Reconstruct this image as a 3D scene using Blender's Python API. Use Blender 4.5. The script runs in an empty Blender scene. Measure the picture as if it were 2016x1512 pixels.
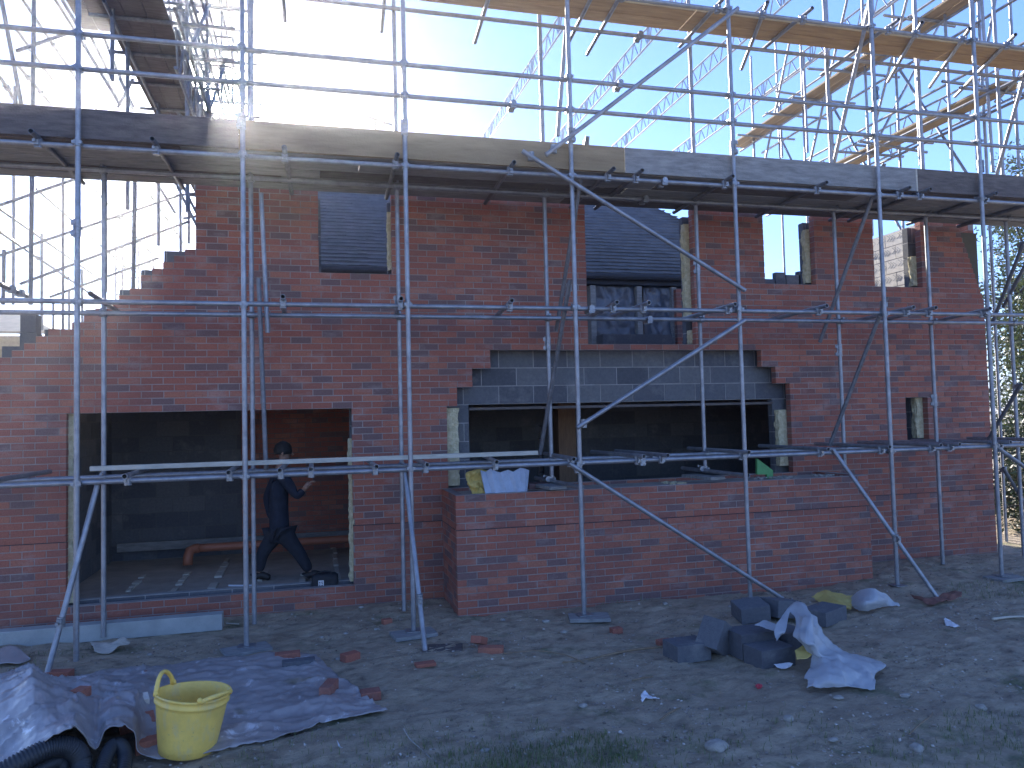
import bpy, bmesh, math, random
from mathutils import Vector, Matrix, noise
random.seed(7)
R = math.radians
scn = bpy.context.scene
COL = scn.collection

# ------------------------------------------------------------------ camera
EYE = 2.07
YAW, PIT, ROL, FPX = R(14.704), R(2.696), R(-1.388), 1500.0
_f = Vector((math.sin(YAW) * math.cos(PIT), math.cos(YAW) * math.cos(PIT), math.sin(PIT)))
_r0 = Vector((math.cos(YAW), -math.sin(YAW), 0)); _u0 = _r0.cross(_f)
_r = math.cos(ROL) * _r0 + math.sin(ROL) * _u0; _u = _r.cross(_f)
cam_d = bpy.data.cameras.new('camera'); cam = bpy.data.objects.new('camera', cam_d); COL.objects.link(cam)
cam_d.sensor_width = 36; cam_d.lens = FPX / 2016 * 36; cam_d.clip_end = 2000; cam_d.clip_start = .05
cam.matrix_world = Matrix(((_r.x, _u.x, -_f.x, 0), (_r.y, _u.y, -_f.y, 0), (_r.z, _u.z, -_f.z, EYE), (0, 0, 0, 1)))
scn.camera = cam

# ------------------------------------------------------------------ sky and sun
SUN_EL, SUN_AZ = R(21.9), R(-6.8)
sun_v = Vector((math.sin(SUN_AZ) * math.cos(SUN_EL), math.cos(SUN_AZ) * math.cos(SUN_EL), math.sin(SUN_EL)))
w = bpy.data.worlds.new("World"); scn.world = w; w.use_nodes = True
nt = w.node_tree; nt.nodes.clear(); N = nt.nodes.new; L = nt.links.new
sky = N('ShaderNodeTexSky'); sky.sky_type = 'NISHITA'; sky.sun_disc = False
sky.sun_elevation = SUN_EL; sky.sun_rotation = SUN_AZ; sky.air_density = 1.0; sky.dust_density = 0.0; sky.ozone_density = 5.0
tc = N('ShaderNodeTexCoord'); nrm = N('ShaderNodeVectorMath'); nrm.operation = 'NORMALIZE'
L(tc.outputs['Generated'], nrm.inputs[0])
dt = N('ShaderNodeVectorMath'); dt.operation = 'DOT_PRODUCT'; L(nrm.outputs[0], dt.inputs[0]); dt.inputs[1].default_value = sun_v
mx = N('ShaderNodeMath'); mx.operation = 'MAXIMUM'; L(dt.outputs['Value'], mx.inputs[0]); mx.inputs[1].default_value = 0
acc = None
for power, amp in ((3000, 60.0), (300, 3.0), (40, .05)):
    p = N('ShaderNodeMath'); p.operation = 'POWER'; L(mx.outputs[0], p.inputs[0]); p.inputs[1].default_value = power
    m = N('ShaderNodeMath'); m.operation = 'MULTIPLY'; L(p.outputs[0], m.inputs[0]); m.inputs[1].default_value = amp
    if acc is None: acc = m
    else:
        a = N('ShaderNodeMath'); a.operation = 'ADD'; L(acc.outputs[0], a.inputs[0]); L(m.outputs[0], a.inputs[1]); acc = a
bg = N('ShaderNodeBackground'); bg.inputs[1].default_value = .115; wb = N('ShaderNodeVectorMath'); wb.operation = 'MULTIPLY'; wb.inputs[1].default_value = (.83, .81, 1.04); L(sky.outputs[0], wb.inputs[0]); L(wb.outputs[0], bg.inputs[0])
bg2 = N('ShaderNodeBackground'); bg2.inputs[0].default_value = (1, .965, .9, 1); L(acc.outputs[0], bg2.inputs[1])
ad = N('ShaderNodeAddShader'); L(bg.outputs[0], ad.inputs[0]); L(bg2.outputs[0], ad.inputs[1])
wo = N('ShaderNodeOutputWorld'); L(ad.outputs[0], wo.inputs[0])
sl = bpy.data.lights.new('sun', 'SUN'); sl.energy = 5.0; sl.angle = R(.5); sl.color = (1, .93, .83)
so = bpy.data.objects.new('sun', sl); COL.objects.link(so); so.location = sun_v * 60
so.rotation_euler = sun_v.to_track_quat('Z', 'Y').to_euler()
scn.view_settings.view_transform = 'Standard'; scn.view_settings.look = 'None'
scn.view_settings.exposure = 1.66; scn.view_settings.gamma = 1.0

# ------------------------------------------------------------------ placing helpers
def ray(x, y): return _r * ((x - 1008) / FPX) + _u * ((756 - y) / FPX) + _f
def P(x, y, Y):                     # where a sight line meets the vertical plane y = Y
    d = ray(x, y); return d * (Y / d.y) + Vector((0, 0, EYE))
def Q(x, y, z=0.0):                 # where a sight line meets the level z
    d = ray(x, y); return d * ((z - EYE) / d.z) + Vector((0, 0, EYE))

# ------------------------------------------------------------------ materials
def mat(name, base=(.5, .5, .5), rough=.7, metal=0.0, var=.25, scale=6.0, bump=.0, bscale=40.0, col2=None, spec=None, vscale=None, attr=None, trans=0):
    m = bpy.data.materials.new(name); m.use_nodes = True
    n = m.node_tree; b = n.nodes['Principled BSDF']; A = n.nodes.new; K = n.links.new
    geo = A('ShaderNodeNewGeometry')
    nz = A('ShaderNodeTexNoise'); nz.inputs['Scale'].default_value = scale; nz.inputs['Detail'].default_value = 7; nz.inputs['Roughness'].default_value = .62
    src = geo.outputs['Position']
    if vscale:
        mp = A('ShaderNodeMapping'); mp.inputs['Scale'].default_value = vscale; K(src, mp.inputs[0]); src = mp.outputs[0]
    K(src, nz.inputs['Vector'])
    cr = A('ShaderNodeValToRGB'); cr.color_ramp.elements[0].position = .3; cr.color_ramp.elements[1].position = .72
    c2 = col2 if col2 else tuple(min(1, c * (1 + var)) for c in base); c1 = tuple(c * (1 - var) for c in base) if not col2 else base
    cr.color_ramp.elements[0].color = (*c1, 1); cr.color_ramp.elements[1].color = (*c2, 1)
    K(nz.outputs[0], cr.inputs[0]); out = cr.outputs[0]
    if attr:
        at = A('ShaderNodeAttribute'); at.attribute_name = 'tone'
        r2 = A('ShaderNodeValToRGB'); r2.color_ramp.interpolation = 'LINEAR'
        el = r2.color_ramp.elements; el[0].position = 0; el[0].color = (*attr[0], 1); el[1].position = 1; el[1].color = (*attr[-1], 1)
        for k in range(1, len(attr) - 1):
            e = el.new(k / (len(attr) - 1)); e.color = (*attr[k], 1)
        K(at.outputs['Fac'], r2.inputs[0])
        mm = A('ShaderNodeMix'); mm.data_type = 'RGBA'; mm.blend_type = 'MULTIPLY'; mm.inputs[0].default_value = 1
        K(r2.outputs[0], mm.inputs[6]); K(cr.outputs[0], mm.inputs[7]); out = mm.outputs[2]
    K(out, b.inputs['Base Color'])
    b.inputs['Roughness'].default_value = rough; b.inputs['Metallic'].default_value = metal
    if spec is not None: b.inputs['Specular IOR Level'].default_value = spec
    if bump:
        n2 = A('ShaderNodeTexNoise'); n2.inputs['Scale'].default_value = bscale; n2.inputs['Detail'].default_value = 6; K(geo.outputs['Position'], n2.inputs['Vector'])
        bp = A('ShaderNodeBump'); bp.inputs['Strength'].default_value = bump; bp.inputs['Distance'].default_value = .02
        K(n2.outputs[0], bp.inputs['Height']); K(bp.outputs[0], b.inputs['Normal'])
    if trans:
        tr = A('ShaderNodeBsdfTranslucent'); K(out, tr.inputs[0]); ms = A('ShaderNodeMixShader'); ms.inputs[0].default_value = trans
        K(b.outputs[0], ms.inputs[1]); K(tr.outputs[0], ms.inputs[2]); K(ms.outputs[0], n.nodes['Material Output'].inputs[0])
    return m
M = {}
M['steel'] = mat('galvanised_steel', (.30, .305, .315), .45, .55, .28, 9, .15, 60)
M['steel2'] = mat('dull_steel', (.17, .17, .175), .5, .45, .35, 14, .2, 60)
M['coupler'] = mat('coupler_steel', (.30, .31, .32), .45, .7, .3, 30, .2, 90)
M['alu'] = mat('aluminium', (.42, .43, .44), .4, .6, .12, 8)
M['brick'] = mat('red_brick', (.75, .72, .7), .88, 0, .0, 55, .45, 90, col2=(1.08, 1.02, 1.0),
                 attr=[(.20, .125, .115), (.25, .12, .10), (.32, .125, .088), (.37, .13, .085), (.40, .14, .09), (.44, .175, .11), (.34, .125, .085)])
M['mortar'] = mat('pale_mortar', (.20, .165, .15), .95, 0, 0, 2.2, .5, 120, col2=(.42, .37, .33))
M['dpc'] = mat('dark_membrane', (.03, .03, .035), .8, 0, .2, 20)
M['block'] = mat('grey_block', (.72, .74, .78), .95, 0, 0, 30, .6, 130, col2=(1.05, 1.05, 1.05),
                 attr=[(.11, .11, .115), (.135, .135, .14), (.165, .165, .165), (.20, .195, .185)])
M['pblock'] = mat('pale_block', (.74, .67, .55), .95, 0, .12, 12, .4, 80)
M['bmortar'] = mat('block_mortar', (.36, .34, .31), .95, 0, .25, 5, .5, 90)
M['insul'] = mat('mineral_wool', (.44, .37, .20), .95, 0, .0, 18, 1.0, 45, col2=(.72, .64, .42))
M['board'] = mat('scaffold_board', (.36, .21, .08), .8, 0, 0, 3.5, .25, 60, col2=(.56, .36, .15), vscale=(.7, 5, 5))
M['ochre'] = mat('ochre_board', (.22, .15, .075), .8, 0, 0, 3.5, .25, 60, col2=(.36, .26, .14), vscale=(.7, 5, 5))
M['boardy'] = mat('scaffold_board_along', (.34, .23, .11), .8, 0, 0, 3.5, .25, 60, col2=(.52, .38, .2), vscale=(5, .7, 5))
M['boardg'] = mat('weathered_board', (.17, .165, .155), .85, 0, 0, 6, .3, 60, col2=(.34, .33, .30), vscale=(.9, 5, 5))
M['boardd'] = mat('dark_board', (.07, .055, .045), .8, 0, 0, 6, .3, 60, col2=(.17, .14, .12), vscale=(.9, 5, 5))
M['plank'] = mat('pale_plank', (.42, .38, .30), .8, 0, 0, 5, .3, 60, col2=(.62, .57, .46), vscale=(1.2, 6, 6))
M['timber'] = mat('brown_timber', (.16, .085, .045), .8, 0, 0, 5, .3, 60, col2=(.26, .15, .08), vscale=(6, 6, 1))
M['concrete'] = mat('pale_concrete', (.36, .37, .34), .9, 0, .16, 5, .3, 70)
M['slab'] = mat('dusty_floor', (.40, .34, .27), .95, 0, .25, 3, .4, 60)
M['tile'] = mat('slate_grey_tile', (.13, .128, .13), .8, 0, .25, 5, .4, 60)
M['render'] = mat('house_wall', (.13, .09, .075), .9, 0, .3, 4, .3, 40)
M['redpipe'] = mat('terracotta_pipe', (.36, .13, .07), .55, 0, .12, 6)
M['tarp'] = mat('blue_grey_tarpaulin', (.27, .24, .225), .3, 0, 0, 3.2, .12, 9, col2=(.42, .385, .36))
M['pipe'] = mat('black_ribbed_pipe', (.03, .032, .035), .5, 0, .2, 10)
M['yellow'] = mat('yellow_rubber', (.90, .60, .13), .5, 0, .12, 7, .12, 50)
M['bag'] = mat('white_plastic', (.62, .63, .63), .45, 0, .08, 5, .12, 14, trans=.35)
M['bagy'] = mat('yellow_plastic', (.74, .56, .17), .45, 0, .12, 5, .25, 30, trans=.2)
M['sheet'] = mat('clear_sheeting', (.10, .11, .13), .25, 0, .4, 3, .8, 9)
M['foam'] = mat('pale_blue_foam', (.40, .46, .54), .6, 0, .15, 12, .2, 40)
M['green'] = mat('green_board', (.12, .36, .12), .6, 0, .15, 12)
M['stone'] = mat('pale_stone', (.34, .31, .26), .85, 0, .3, 20, .4, 60)
M['gravel'] = mat('flint_gravel', (.9, .88, .85), .8, 0, 0, 30, .3, 60, col2=(1, 1, 1), attr=[(.16, .13, .10), (.24, .20, .16), (.32, .27, .22), (.40, .35, .29), (.62, .57, .50)])
M['leaf'] = mat('leaf', (.03, .05, .015), .4, 0, 0, 1.6, col2=(.10, .125, .04), trans=.25)
M['leafd'] = mat('dark_leaf', (.02, .032, .016), .5, 0, 0, 2, col2=(.05, .07, .03), trans=.2)
M['bark'] = mat('bark', (.09, .07, .05), .9, 0, .3, 14, .5, 50)
M['grass'] = mat('grass', (.09, .13, .04), .6, 0, 0, 6, col2=(.22, .24, .10), trans=.2)
M['twig'] = mat('dry_twig', (.24, .17, .10), .8, 0, .3, 20)
M['cloth'] = mat('navy_workwear', (.018, .022, .035), .9, 0, .3, 15, .3, 60)
M['trouser'] = mat('dark_trousers', (.022, .024, .032), .9, 0, .3, 15, .3, 60)
M['skin'] = mat('skin', (.33, .19, .13), .6, 0, .08, 10)
M['boot'] = mat('boot_leather', (.03, .025, .02), .6, 0, .2, 20)
M['hair'] = mat('dark_hair', (.015, .012, .01), .7, 0, .3, 40)
M['white'] = mat('white_label', (.75, .75, .74), .5, 0, .05, 10)
M['black'] = mat('black_nylon', (.018, .018, .02), .7, 0, .3, 20)
M['olive'] = mat('olive_sheathing', (.12, .11, .075), .9, 0, .2, 4)
M['tan'] = mat('tan_roofing', (.42, .33, .22), .85, 0, .2, 4)
M['red'] = mat('red_plastic', (.55, .06, .08), .4, 0, .1, 8)
M['rust'] = mat('rusty_rag', (.22, .10, .07), .9, 0, .3, 10)

def smear(m, col, scale, lo, hi, amount, vs=(1, 1, 1), detail=9):
    n = m.node_tree; b = n.nodes['Principled BSDF']; A = n.nodes.new; K = n.links.new
    old = b.inputs['Base Color'].links[0].from_socket; geo = A('ShaderNodeNewGeometry'); mp = A('ShaderNodeMapping'); mp.inputs['Scale'].default_value = vs
    K(geo.outputs['Position'], mp.inputs[0]); t = A('ShaderNodeTexNoise'); t.inputs['Scale'].default_value = scale; t.inputs['Detail'].default_value = detail; t.inputs['Roughness'].default_value = .68; K(mp.outputs[0], t.inputs['Vector'])
    r = A('ShaderNodeMapRange'); r.inputs['From Min'].default_value = lo; r.inputs['From Max'].default_value = hi; r.inputs['To Max'].default_value = amount; K(t.outputs[0], r.inputs['Value'])
    x = A('ShaderNodeMix'); x.data_type = 'RGBA'; K(r.outputs[0], x.inputs[0]); K(old, x.inputs[6]); x.inputs[7].default_value = (*col, 1); K(x.outputs[2], b.inputs['Base Color'])
smear(M['brick'], (.45, .38, .34), 2.6, .54, .72, .42, (1, 1, 2.2))
smear(M['brick'], (.10, .075, .07), 1.3, .50, .75, .55)
smear(M['yellow'], (.66, .52, .26), 11, .52, .68, .7, (1, 1, .5))
smear(M['yellow'], (.22, .19, .15), 34, .62, .70, .6)
smear(M['steel'], (.42, .40, .36), 16, .60, .70, .6)
smear(M['steel'], (.16, .085, .05), 7, .62, .76, .5)
smear(M['block'], (.30, .29, .26), 3.2, .56, .70, .5)
smear(M['bag'], (.40, .34, .27), 6, .56, .72, .5)
M['imortar'] = mat('dusty_joint', (.15, .145, .135), .95, 0, .2, 5, .5, 90)

# ------------------------------------------------------------------ object helpers
ROOT = {}
def props(o, label=None, cat=None, group=None, kind=None):
    if label: o['label'] = label
    if cat: o['category'] = cat
    if group: o['group'] = group
    if kind: o['kind'] = kind
    return o
def root(name, loc, label, cat, group=None):
    o = bpy.data.objects.new(name, None); COL.objects.link(o); o.location = loc; o.empty_display_size = .2
    ROOT[o] = Vector(loc); return props(o, label, cat, group)
def link(name, me, m, parent=None, loc=None):
    """me is in world coordinates; shift it to the origin of its thing"""
    if parent is not None:
        off = ROOT[parent]
    else:
        if loc is None:
            xs = [v.co for v in me.vertices]
            loc = (sum(v.x for v in xs) / len(xs), sum(v.y for v in xs) / len(xs), min(v.z for v in xs))
        off = Vector(loc)
    me.transform(Matrix.Translation(-off))
    for mm in (m if isinstance(m, (list, tuple)) else [m]): me.materials.append(mm)
    o = bpy.data.objects.new(name, me); COL.objects.link(o)
    if parent is not None: o.parent = parent; ROOT[o] = off
    else: o.location = off; ROOT[o] = off
    return o
def new(name, bm, m, parent=None, smooth=False, loc=None):
    me = bpy.data.meshes.new(name); bm.to_mesh(me); bm.free()
    if smooth: me.shade_smooth()
    return link(name, me, m, parent, loc)
class MB:
    def __init__(s): s.v = []; s.f = []; s.t = []; s.mi = []
    def box(s, a, b, tone=0., rot=None, c=None, mi=0):
        x0, y0, z0 = a; x1, y1, z1 = b; i = len(s.v)
        vs = [Vector(q) for q in ((x0, y0, z0), (x1, y0, z0), (x1, y1, z0), (x0, y1, z0), (x0, y0, z1), (x1, y0, z1), (x1, y1, z1), (x0, y1, z1))]
        if rot is not None:
            cc = Vector(c) if c is not None else (Vector(a) + Vector(b)) / 2
            vs = [rot @ (q - cc) + cc for q in vs]
        s.v += vs
        for f in ((0, 3, 2, 1), (4, 5, 6, 7), (0, 1, 5, 4), (1, 2, 6, 5), (2, 3, 7, 6), (3, 0, 4, 7)):
            s.f.append(tuple(i + k for k in f)); s.t.append(tone); s.mi.append(mi)
    def tube(s, a, b, r=.0242, n=12, hollow=True, r2=None):
        a = Vector(a); b = Vector(b); d = (b - a).normalized()
        q = d.orthogonal().normalized(); p = d.cross(q); i = len(s.v); r2 = r2 or r
        rings = [(a, r), (b, r2)] + ([(b, r2 * .82), (a, r * .82)] if hollow else [])
        for c, rr in rings:
            for k in range(n):
                t = 2 * math.pi * k / n; s.v.append(c + (q * math.cos(t) + p * math.sin(t)) * rr)
        m = len(rings)
        for j in range(m if hollow else 1):
            for k in range(n):
                k2 = (k + 1) % n; j2 = (j + 1) % m
                s.f.append((i + j * n + k, i + j * n + k2, i + j2 * n + k2, i + j2 * n + k)); s.t.append(0); s.mi.append(0)
        if not hollow:
            s.f.append(tuple(i + k for k in range(n))[::-1]); s.f.append(tuple(i + n + k for k in range(n))); s.t += [0, 0]; s.mi += [0, 0]
    def path(s, pts, r, n=8):
        pts = [Vector(p) for p in pts]; i = len(s.v); rr = r if isinstance(r, (list, tuple)) else [r] * len(pts)
        q = None
        for j, p in enumerate(pts):
            d = (pts[min(j + 1, len(pts) - 1)] - pts[max(j - 1, 0)]).normalized()
            q = (d.orthogonal() if q is None else (q - d * q.dot(d))).normalized(); u = d.cross(q)
            for k in range(n):
                t = 2 * math.pi * k / n; s.v.append(p + (q * math.cos(t) + u * math.sin(t)) * rr[j])
        for j in range(len(pts) - 1):
            for k in range(n):
                k2 = (k + 1) % n; s.f.append((i + j * n + k, i + j * n + k2, i + (j + 1) * n + k2, i + (j + 1) * n + k)); s.t.append(0); s.mi.append(0)
        s.f.append(tuple(i + k for k in range(n))[::-1]); s.f.append(tuple(i + (len(pts) - 1) * n + k for k in range(n))); s.t += [0, 0]; s.mi += [0, 0]
    def grid(s, fn, nu, nv, closed=False):
        i = len(s.v)
        for a in range(nu + 1):
            for b in range(nv + 1): s.v.append(Vector(fn(a / nu, b / nv)))
        for a in range(nu):
            for b in range(nv):
                k = i + a * (nv + 1) + b; s.f.append((k, k + nv + 1, k + nv + 2, k + 1)); s.t.append(0); s.mi.append(0)
    def build(s, name, m, parent=None, smooth=False, loc=None, tone=False, bevel=0):
        me = bpy.data.meshes.new(name); me.from_pydata([tuple(q) for q in s.v], [], s.f); me.update()
        if tone:
            at = me.attributes.new('tone', 'FLOAT', 'FACE'); at.data.foreach_set('value', s.t)
        if isinstance(m, (list, tuple)): me.polygons.foreach_set('material_index', s.mi)
        if smooth: me.shade_smooth()
        o = link(name, me, m, parent, loc)
        if bevel:
            bv = o.modifiers.new('bevel', 'BEVEL'); bv.width = bevel; bv.segments = 2; bv.limit_method = 'ANGLE'
        return o
def solid(o, t, off=0):
    s = o.modifiers.new('thick', 'SOLIDIFY'); s.thickness = t; s.offset = off; return o

# ------------------------------------------------------------------ ground
def gh(x, y):
    v = Vector((x, y, 0))
    near = max(0, min(1, (30 - abs(x - 3)) / 20)) * max(0, min(1, (30 - abs(y - 6)) / 20))
    d = .05 * noise.fractal(v * .55, 1, 2, 4) + .022 * noise.fractal(v * 2.6 + Vector((3, 9, 1)), .8, 2, 4)
    rut = .014 * noise.ridged_multi_fractal(Vector((x * 3.2, y * 7.5, 4)), .9, 2.1, 4, 1.0, 2.0) - .014
    fine = .008 * noise.fractal(v * 17, .7, 2, 3)
    k = 1 if y < 8.9 else .15
    return (d + rut + fine) * near * k - .01
def axis(lo, hi, step, far):
    a = []; x = lo
    while x < hi: a.append(x); x += step
    s = step; x = hi; right = []
    while x < far: right.append(x); s *= 1.35; x += s
    right.append(far); s = step; x = lo; left = []
    while x > -far: s *= 1.35; x -= s; left.append(x)
    return left[::-1] + a + right
gx = axis(-4.2, 11.5, .042, 260); gy = axis(3.9, 9.3, .034, 260)
gv = [(x, y, gh(x, y)) for y in gy for x in gx]; nx = len(gx)
gf = [(j * nx + i, j * nx + i + 1, (j + 1) * nx + i + 1, (j + 1) * nx + i) for j in range(len(gy) - 1) for i in range(nx - 1)]
gm = bpy.data.meshes.new('ground'); gm.from_pydata(gv, [], gf); gm.update(); gm.shade_smooth()
def ground_mat():
    m = bpy.data.materials.new('churned_mud'); m.use_nodes = True; n = m.node_tree; b = n.nodes['Principled BSDF']; A = n.nodes.new; K = n.links.new
    geo = A('ShaderNodeNewGeometry')
    def nz(s, d=8, r=.6, vs=None):
        t = A('ShaderNodeTexNoise'); t.inputs['Scale'].default_value = s; t.inputs['Detail'].default_value = d; t.inputs['Roughness'].default_value = r
        if vs:
            mp = A('ShaderNodeMapping'); mp.inputs['Scale'].default_value = vs; K(geo.outputs['Position'], mp.inputs[0]); K(mp.outputs[0], t.inputs['Vector'])
        else: K(geo.outputs['Position'], t.inputs['Vector'])
        return t.outputs[0]
    def ramp(i, *st):
        r = A('ShaderNodeValToRGB'); e = r.color_ramp.elements
        e[0].position = st[0][0]; e[0].color = (*st[0][1], 1); e[1].position = st[-1][0]; e[1].color = (*st[-1][1], 1)
        for p, c in st[1:-1]: q = e.new(p); q.color = (*c, 1)
        K(i, r.inputs[0]); return r.outputs[0]
    def mixc(f, a, c):
        x = A('ShaderNodeMix'); x.data_type = 'RGBA'; K(f, x.inputs[0]); K(a, x.inputs[6]); K(c, x.inputs[7]); return x.outputs[2]
    mud = ramp(nz(4.5, 10, .72, (1, 1.5, 1)), (.28, (.13, .10, .072)), (.5, (.44, .35, .235)), (.72, (.60, .49, .34)))
    clay = ramp(nz(9, 8), (.3, (.28, .215, .145)), (.7, (.48, .38, .26)))
    c1 = mixc(ramp(nz(.9, 5), (.50, (0, 0, 0)), (.66, (1, 1, 1))), mud, clay)
    moss = ramp(nz(30, 5), (.3, (.11, .12, .055)), (.7, (.22, .23, .11)))
    c2 = mixc(ramp(nz(1.4, 8, .7), (.56, (0, 0, 0)), (.66, (.9, .9, .9))), c1, moss)
    grit = ramp(nz(85, 3, .6), (.66, (0, 0, 0)), (.74, (1, 1, 1)))
    pale = ramp(nz(20, 2), (.3, (.34, .30, .25)), (.7, (.58, .54, .48)))
    c3 = mixc(grit, c2, pale)
    K(c3, b.inputs['Base Color'])
    K(ramp(nz(2.2, 6), (.35, (.42, .42, .42)), (.6, (.9, .9, .9))), b.inputs['Roughness'])
    bp = A('ShaderNodeBump'); bp.inputs['Strength'].default_value = .9; bp.inputs['Distance'].default_value = .035
    K(nz(22, 10, .75, (1, 1.6, 1)), bp.inputs['Height']); K(bp.outputs[0], b.inputs['Normal'])
    return m
M['ground'] = ground_mat()
gm.materials.append(M['ground'])
g = bpy.data.objects.new('ground', gm); COL.objects.link(g); g['kind'] = 'structure'

# ------------------------------------------------------------------ masonry
def intervals(x0, x1, z, holes):
    iv = [(x0, x1)]
    for h in holes:
        a, b = h(z) if callable(h) else ((h[0], h[1]) if h[2] <= z <= h[3] else (0, 0))
        if b <= a: continue
        nw = []
        for p, q in iv:
            if b <= p or a >= q: nw.append((p, q)); continue
            if a > p: nw.append((p, a))
            if b < q: nw.append((b, q))
        iv = nw
    return [(p, q) for p, q in iv if q - p > .03]
def masonry(name, parent, m, mm, x0, x1, z0, z1, y, th, holes=(), bl=.225, bh=.075, jt=.010, along='x', dark=(), seed=1, rec=.004, tonefn=None, label=None):
    """bricks or blocks laid in half bond, real joints; 'along' tells which way the wall runs"""
    rnd = random.Random(seed); B = MB(); G = MB(); D = MB()
    def put(mb, a, b, ya, yb, za, zb, t=0):
        if along == 'x': mb.box((a, ya, za), (b, yb, zb), t)
        elif along == '-y': mb.box((ya, a, za), (yb, b, zb), t)
    n = int(round((z1 - z0) / bh))
    for i in range(n):
        zb = z0 + i * bh; zt = zb + bh; zm = zb + bh / 2
        dk = any(abs(zb - d) < bh * .51 for d in dark)
        off = (bl / 2 if i % 2 else 0) + rnd.uniform(-.006, .006)
        for p, q in intervals(x0, x1, zm, holes):
            rr = .018 if dk else rec
            put(G, p + rr, q - rr, y + rec, y + th - rec, zb, zt)
            k = math.floor((p - off) / bl)
            while off + k * bl < q:
                a = max(p, off + k * bl) + (jt / 2 if off + k * bl > p else rnd.uniform(0, .004)); b = min(q, off + (k + 1) * bl) - (jt / 2 if off + (k + 1) * bl < q else rnd.uniform(0, .004))
                k += 1
                if b - a < .012: continue
                jy = rnd.uniform(-.0018, .0018); t = rnd.random()
                if tonefn: t = tonefn(rnd, (a + b) / 2, zm)
                put(B, a, b, y + jy, y + th, zb + jt * .5 + rnd.uniform(-.001, .001), zt - jt * .5 + rnd.uniform(-.001, .001), t)
            if dk: put(D, p, q, y - .002, y + .02, zb - .004, zb + .0045)
    o = B.build(name, m, parent, tone=True)
    if label: o['label'] = label
    G.build('mortar', mm, o)
    if dark: D.build('damp_proof_course', M['dpc'], o)
    return o

H = root('unfinished_house', (3.3, 9.0, 0), 'unfinished red brick house wall with square openings and a racked left end, behind the scaffolding', 'house')
def steps(z):                      # exposed-block steps above the bay opening
    if z < 1.26: return (0, 0)
    if z < 2.235: return (1.55, 6.24)
    if z < 2.46: return (1.68, 6.24)
    if z < 2.685: return (1.87, 6.03)
    if z < 2.91: return (2.10, 5.82)
    return (0, 0)
rk = [(-4.6, 2.10), (-3.15, 2.81), (-2.95, 2.93), (-2.87, 3.0), (-2.63, 3.12), (-2.40, 3.27), (-2.1, 3.42), (-1.86, 3.60), (-1.62, 3.86), (-1.27, 4.03), (-1.22, 4.8)]
def rackx(z, pts=rk):
    for (a, za), (b, zb) in zip(pts, pts[1:]):
        if za <= z <= zb: return a + (b - a) * (z - za) / (zb - za)
    return pts[0][0] if z < pts[0][1] else pts[-1][0]
def rack(z): return (-9, round((rackx(z) + 9) / .1125) * .1125 - 9) if z > 2.12 else (0, 0)
def rend(z):
    if z < 3.64: return (0, 0)
    return (9.56 - (z - 3.64) * .36, 12)
W1 = (.09, .93, 3.86, 5); W2 = (3.37, 4.87, 3.0, 5); W3 = (5.93, 6.72, 3.86, 5); W4 = (7.68, 8.49, 3.86, 5); G1 = (8.10, 8.47, 1.66, 2.27)
DA = (-2.52, .435, .225, 2.26)
def btone(rnd, x, z):
    t = rnd.random(); return t * .3 if t < .15 else .25 + .62 * rnd.random()
masonry('front_wall', H, M['brick'], M['mortar'], -4.6, 9.56, -.15, 4.80, 9.0, .1025, [steps, rack, rend, W1, W2, W3, W4, G1, DA], dark=(.90, 3.45), seed=3, tonefn=btone)
# the bay under the wide opening
masonry('bay_wall', H, M['brick'], M['mortar'], 1.47, 6.68, -.15, 1.275, 8.1, .1025, [], dark=(.90,), seed=5, tonefn=btone)
masonry('bay_return', H, M['brick'], M['mortar'], 8.207, 8.995, -.15, 1.275, 1.4715, .1025, [], along='-y', dark=(.90,), seed=6, tonefn=btone)
masonry('bay_return', H, M['brick'], M['mortar'], 8.207, 8.995, -.15, 1.275, 6.575, .1025, [], along='-y', dark=(.90,), seed=8, tonefn=btone)
mb = MB(); mb.box((1.58, 8.21, 1.13), (6.57, 9.0, 1.235)); mb.build('bay_sill_fill', M['slab'], H)
# block inner leaf
def rackb(z): return (-9, [(-2.95), (-2.6), (-2.06), (-1.86), (-1.62), (-1.24), (-1.24)][min(6, max(0, int((z - 2.92) / .225)))]) if z > 2.7 else (0, 0)
rows = dict()
def rackb(z):
    for zt, x in ((2.70, -4.5), (2.93, -3.12), (3.15, -2.80), (3.38, -2.4), (3.62, -2.06), (3.87, -1.84), (4.14, -1.60), (9, -1.20)):
        if z < zt: return (-9, x)
def btn(rnd, x, z): return rnd.random()
leaf = masonry('block_leaf', H, M['block'], M['bmortar'], -4.5, 9.40, .02, 4.745, 9.215, .10, [rackb, (1.86, 6.10, 1.2, 2.22), (.12, .90, 3.86, 5), (3.40, 4.84, 3.0, 5), (5.96, 6.70, 3.86, 5), (7.71, 8.46, 3.86, 5), (8.13, 8.36, 1.66, 2.27), (-2.5, .42, .2, 2.26)], bl=.45, bh=.225, jt=.012, seed=9, tonefn=btn)
# pale mortar smears and lintel ends above the bay opening
mb = MB(); mb.box((1.86, 9.20, 2.20), (6.10, 9.35, 2.232)); mb.build('lintel', M['boardd'], H)
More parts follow.
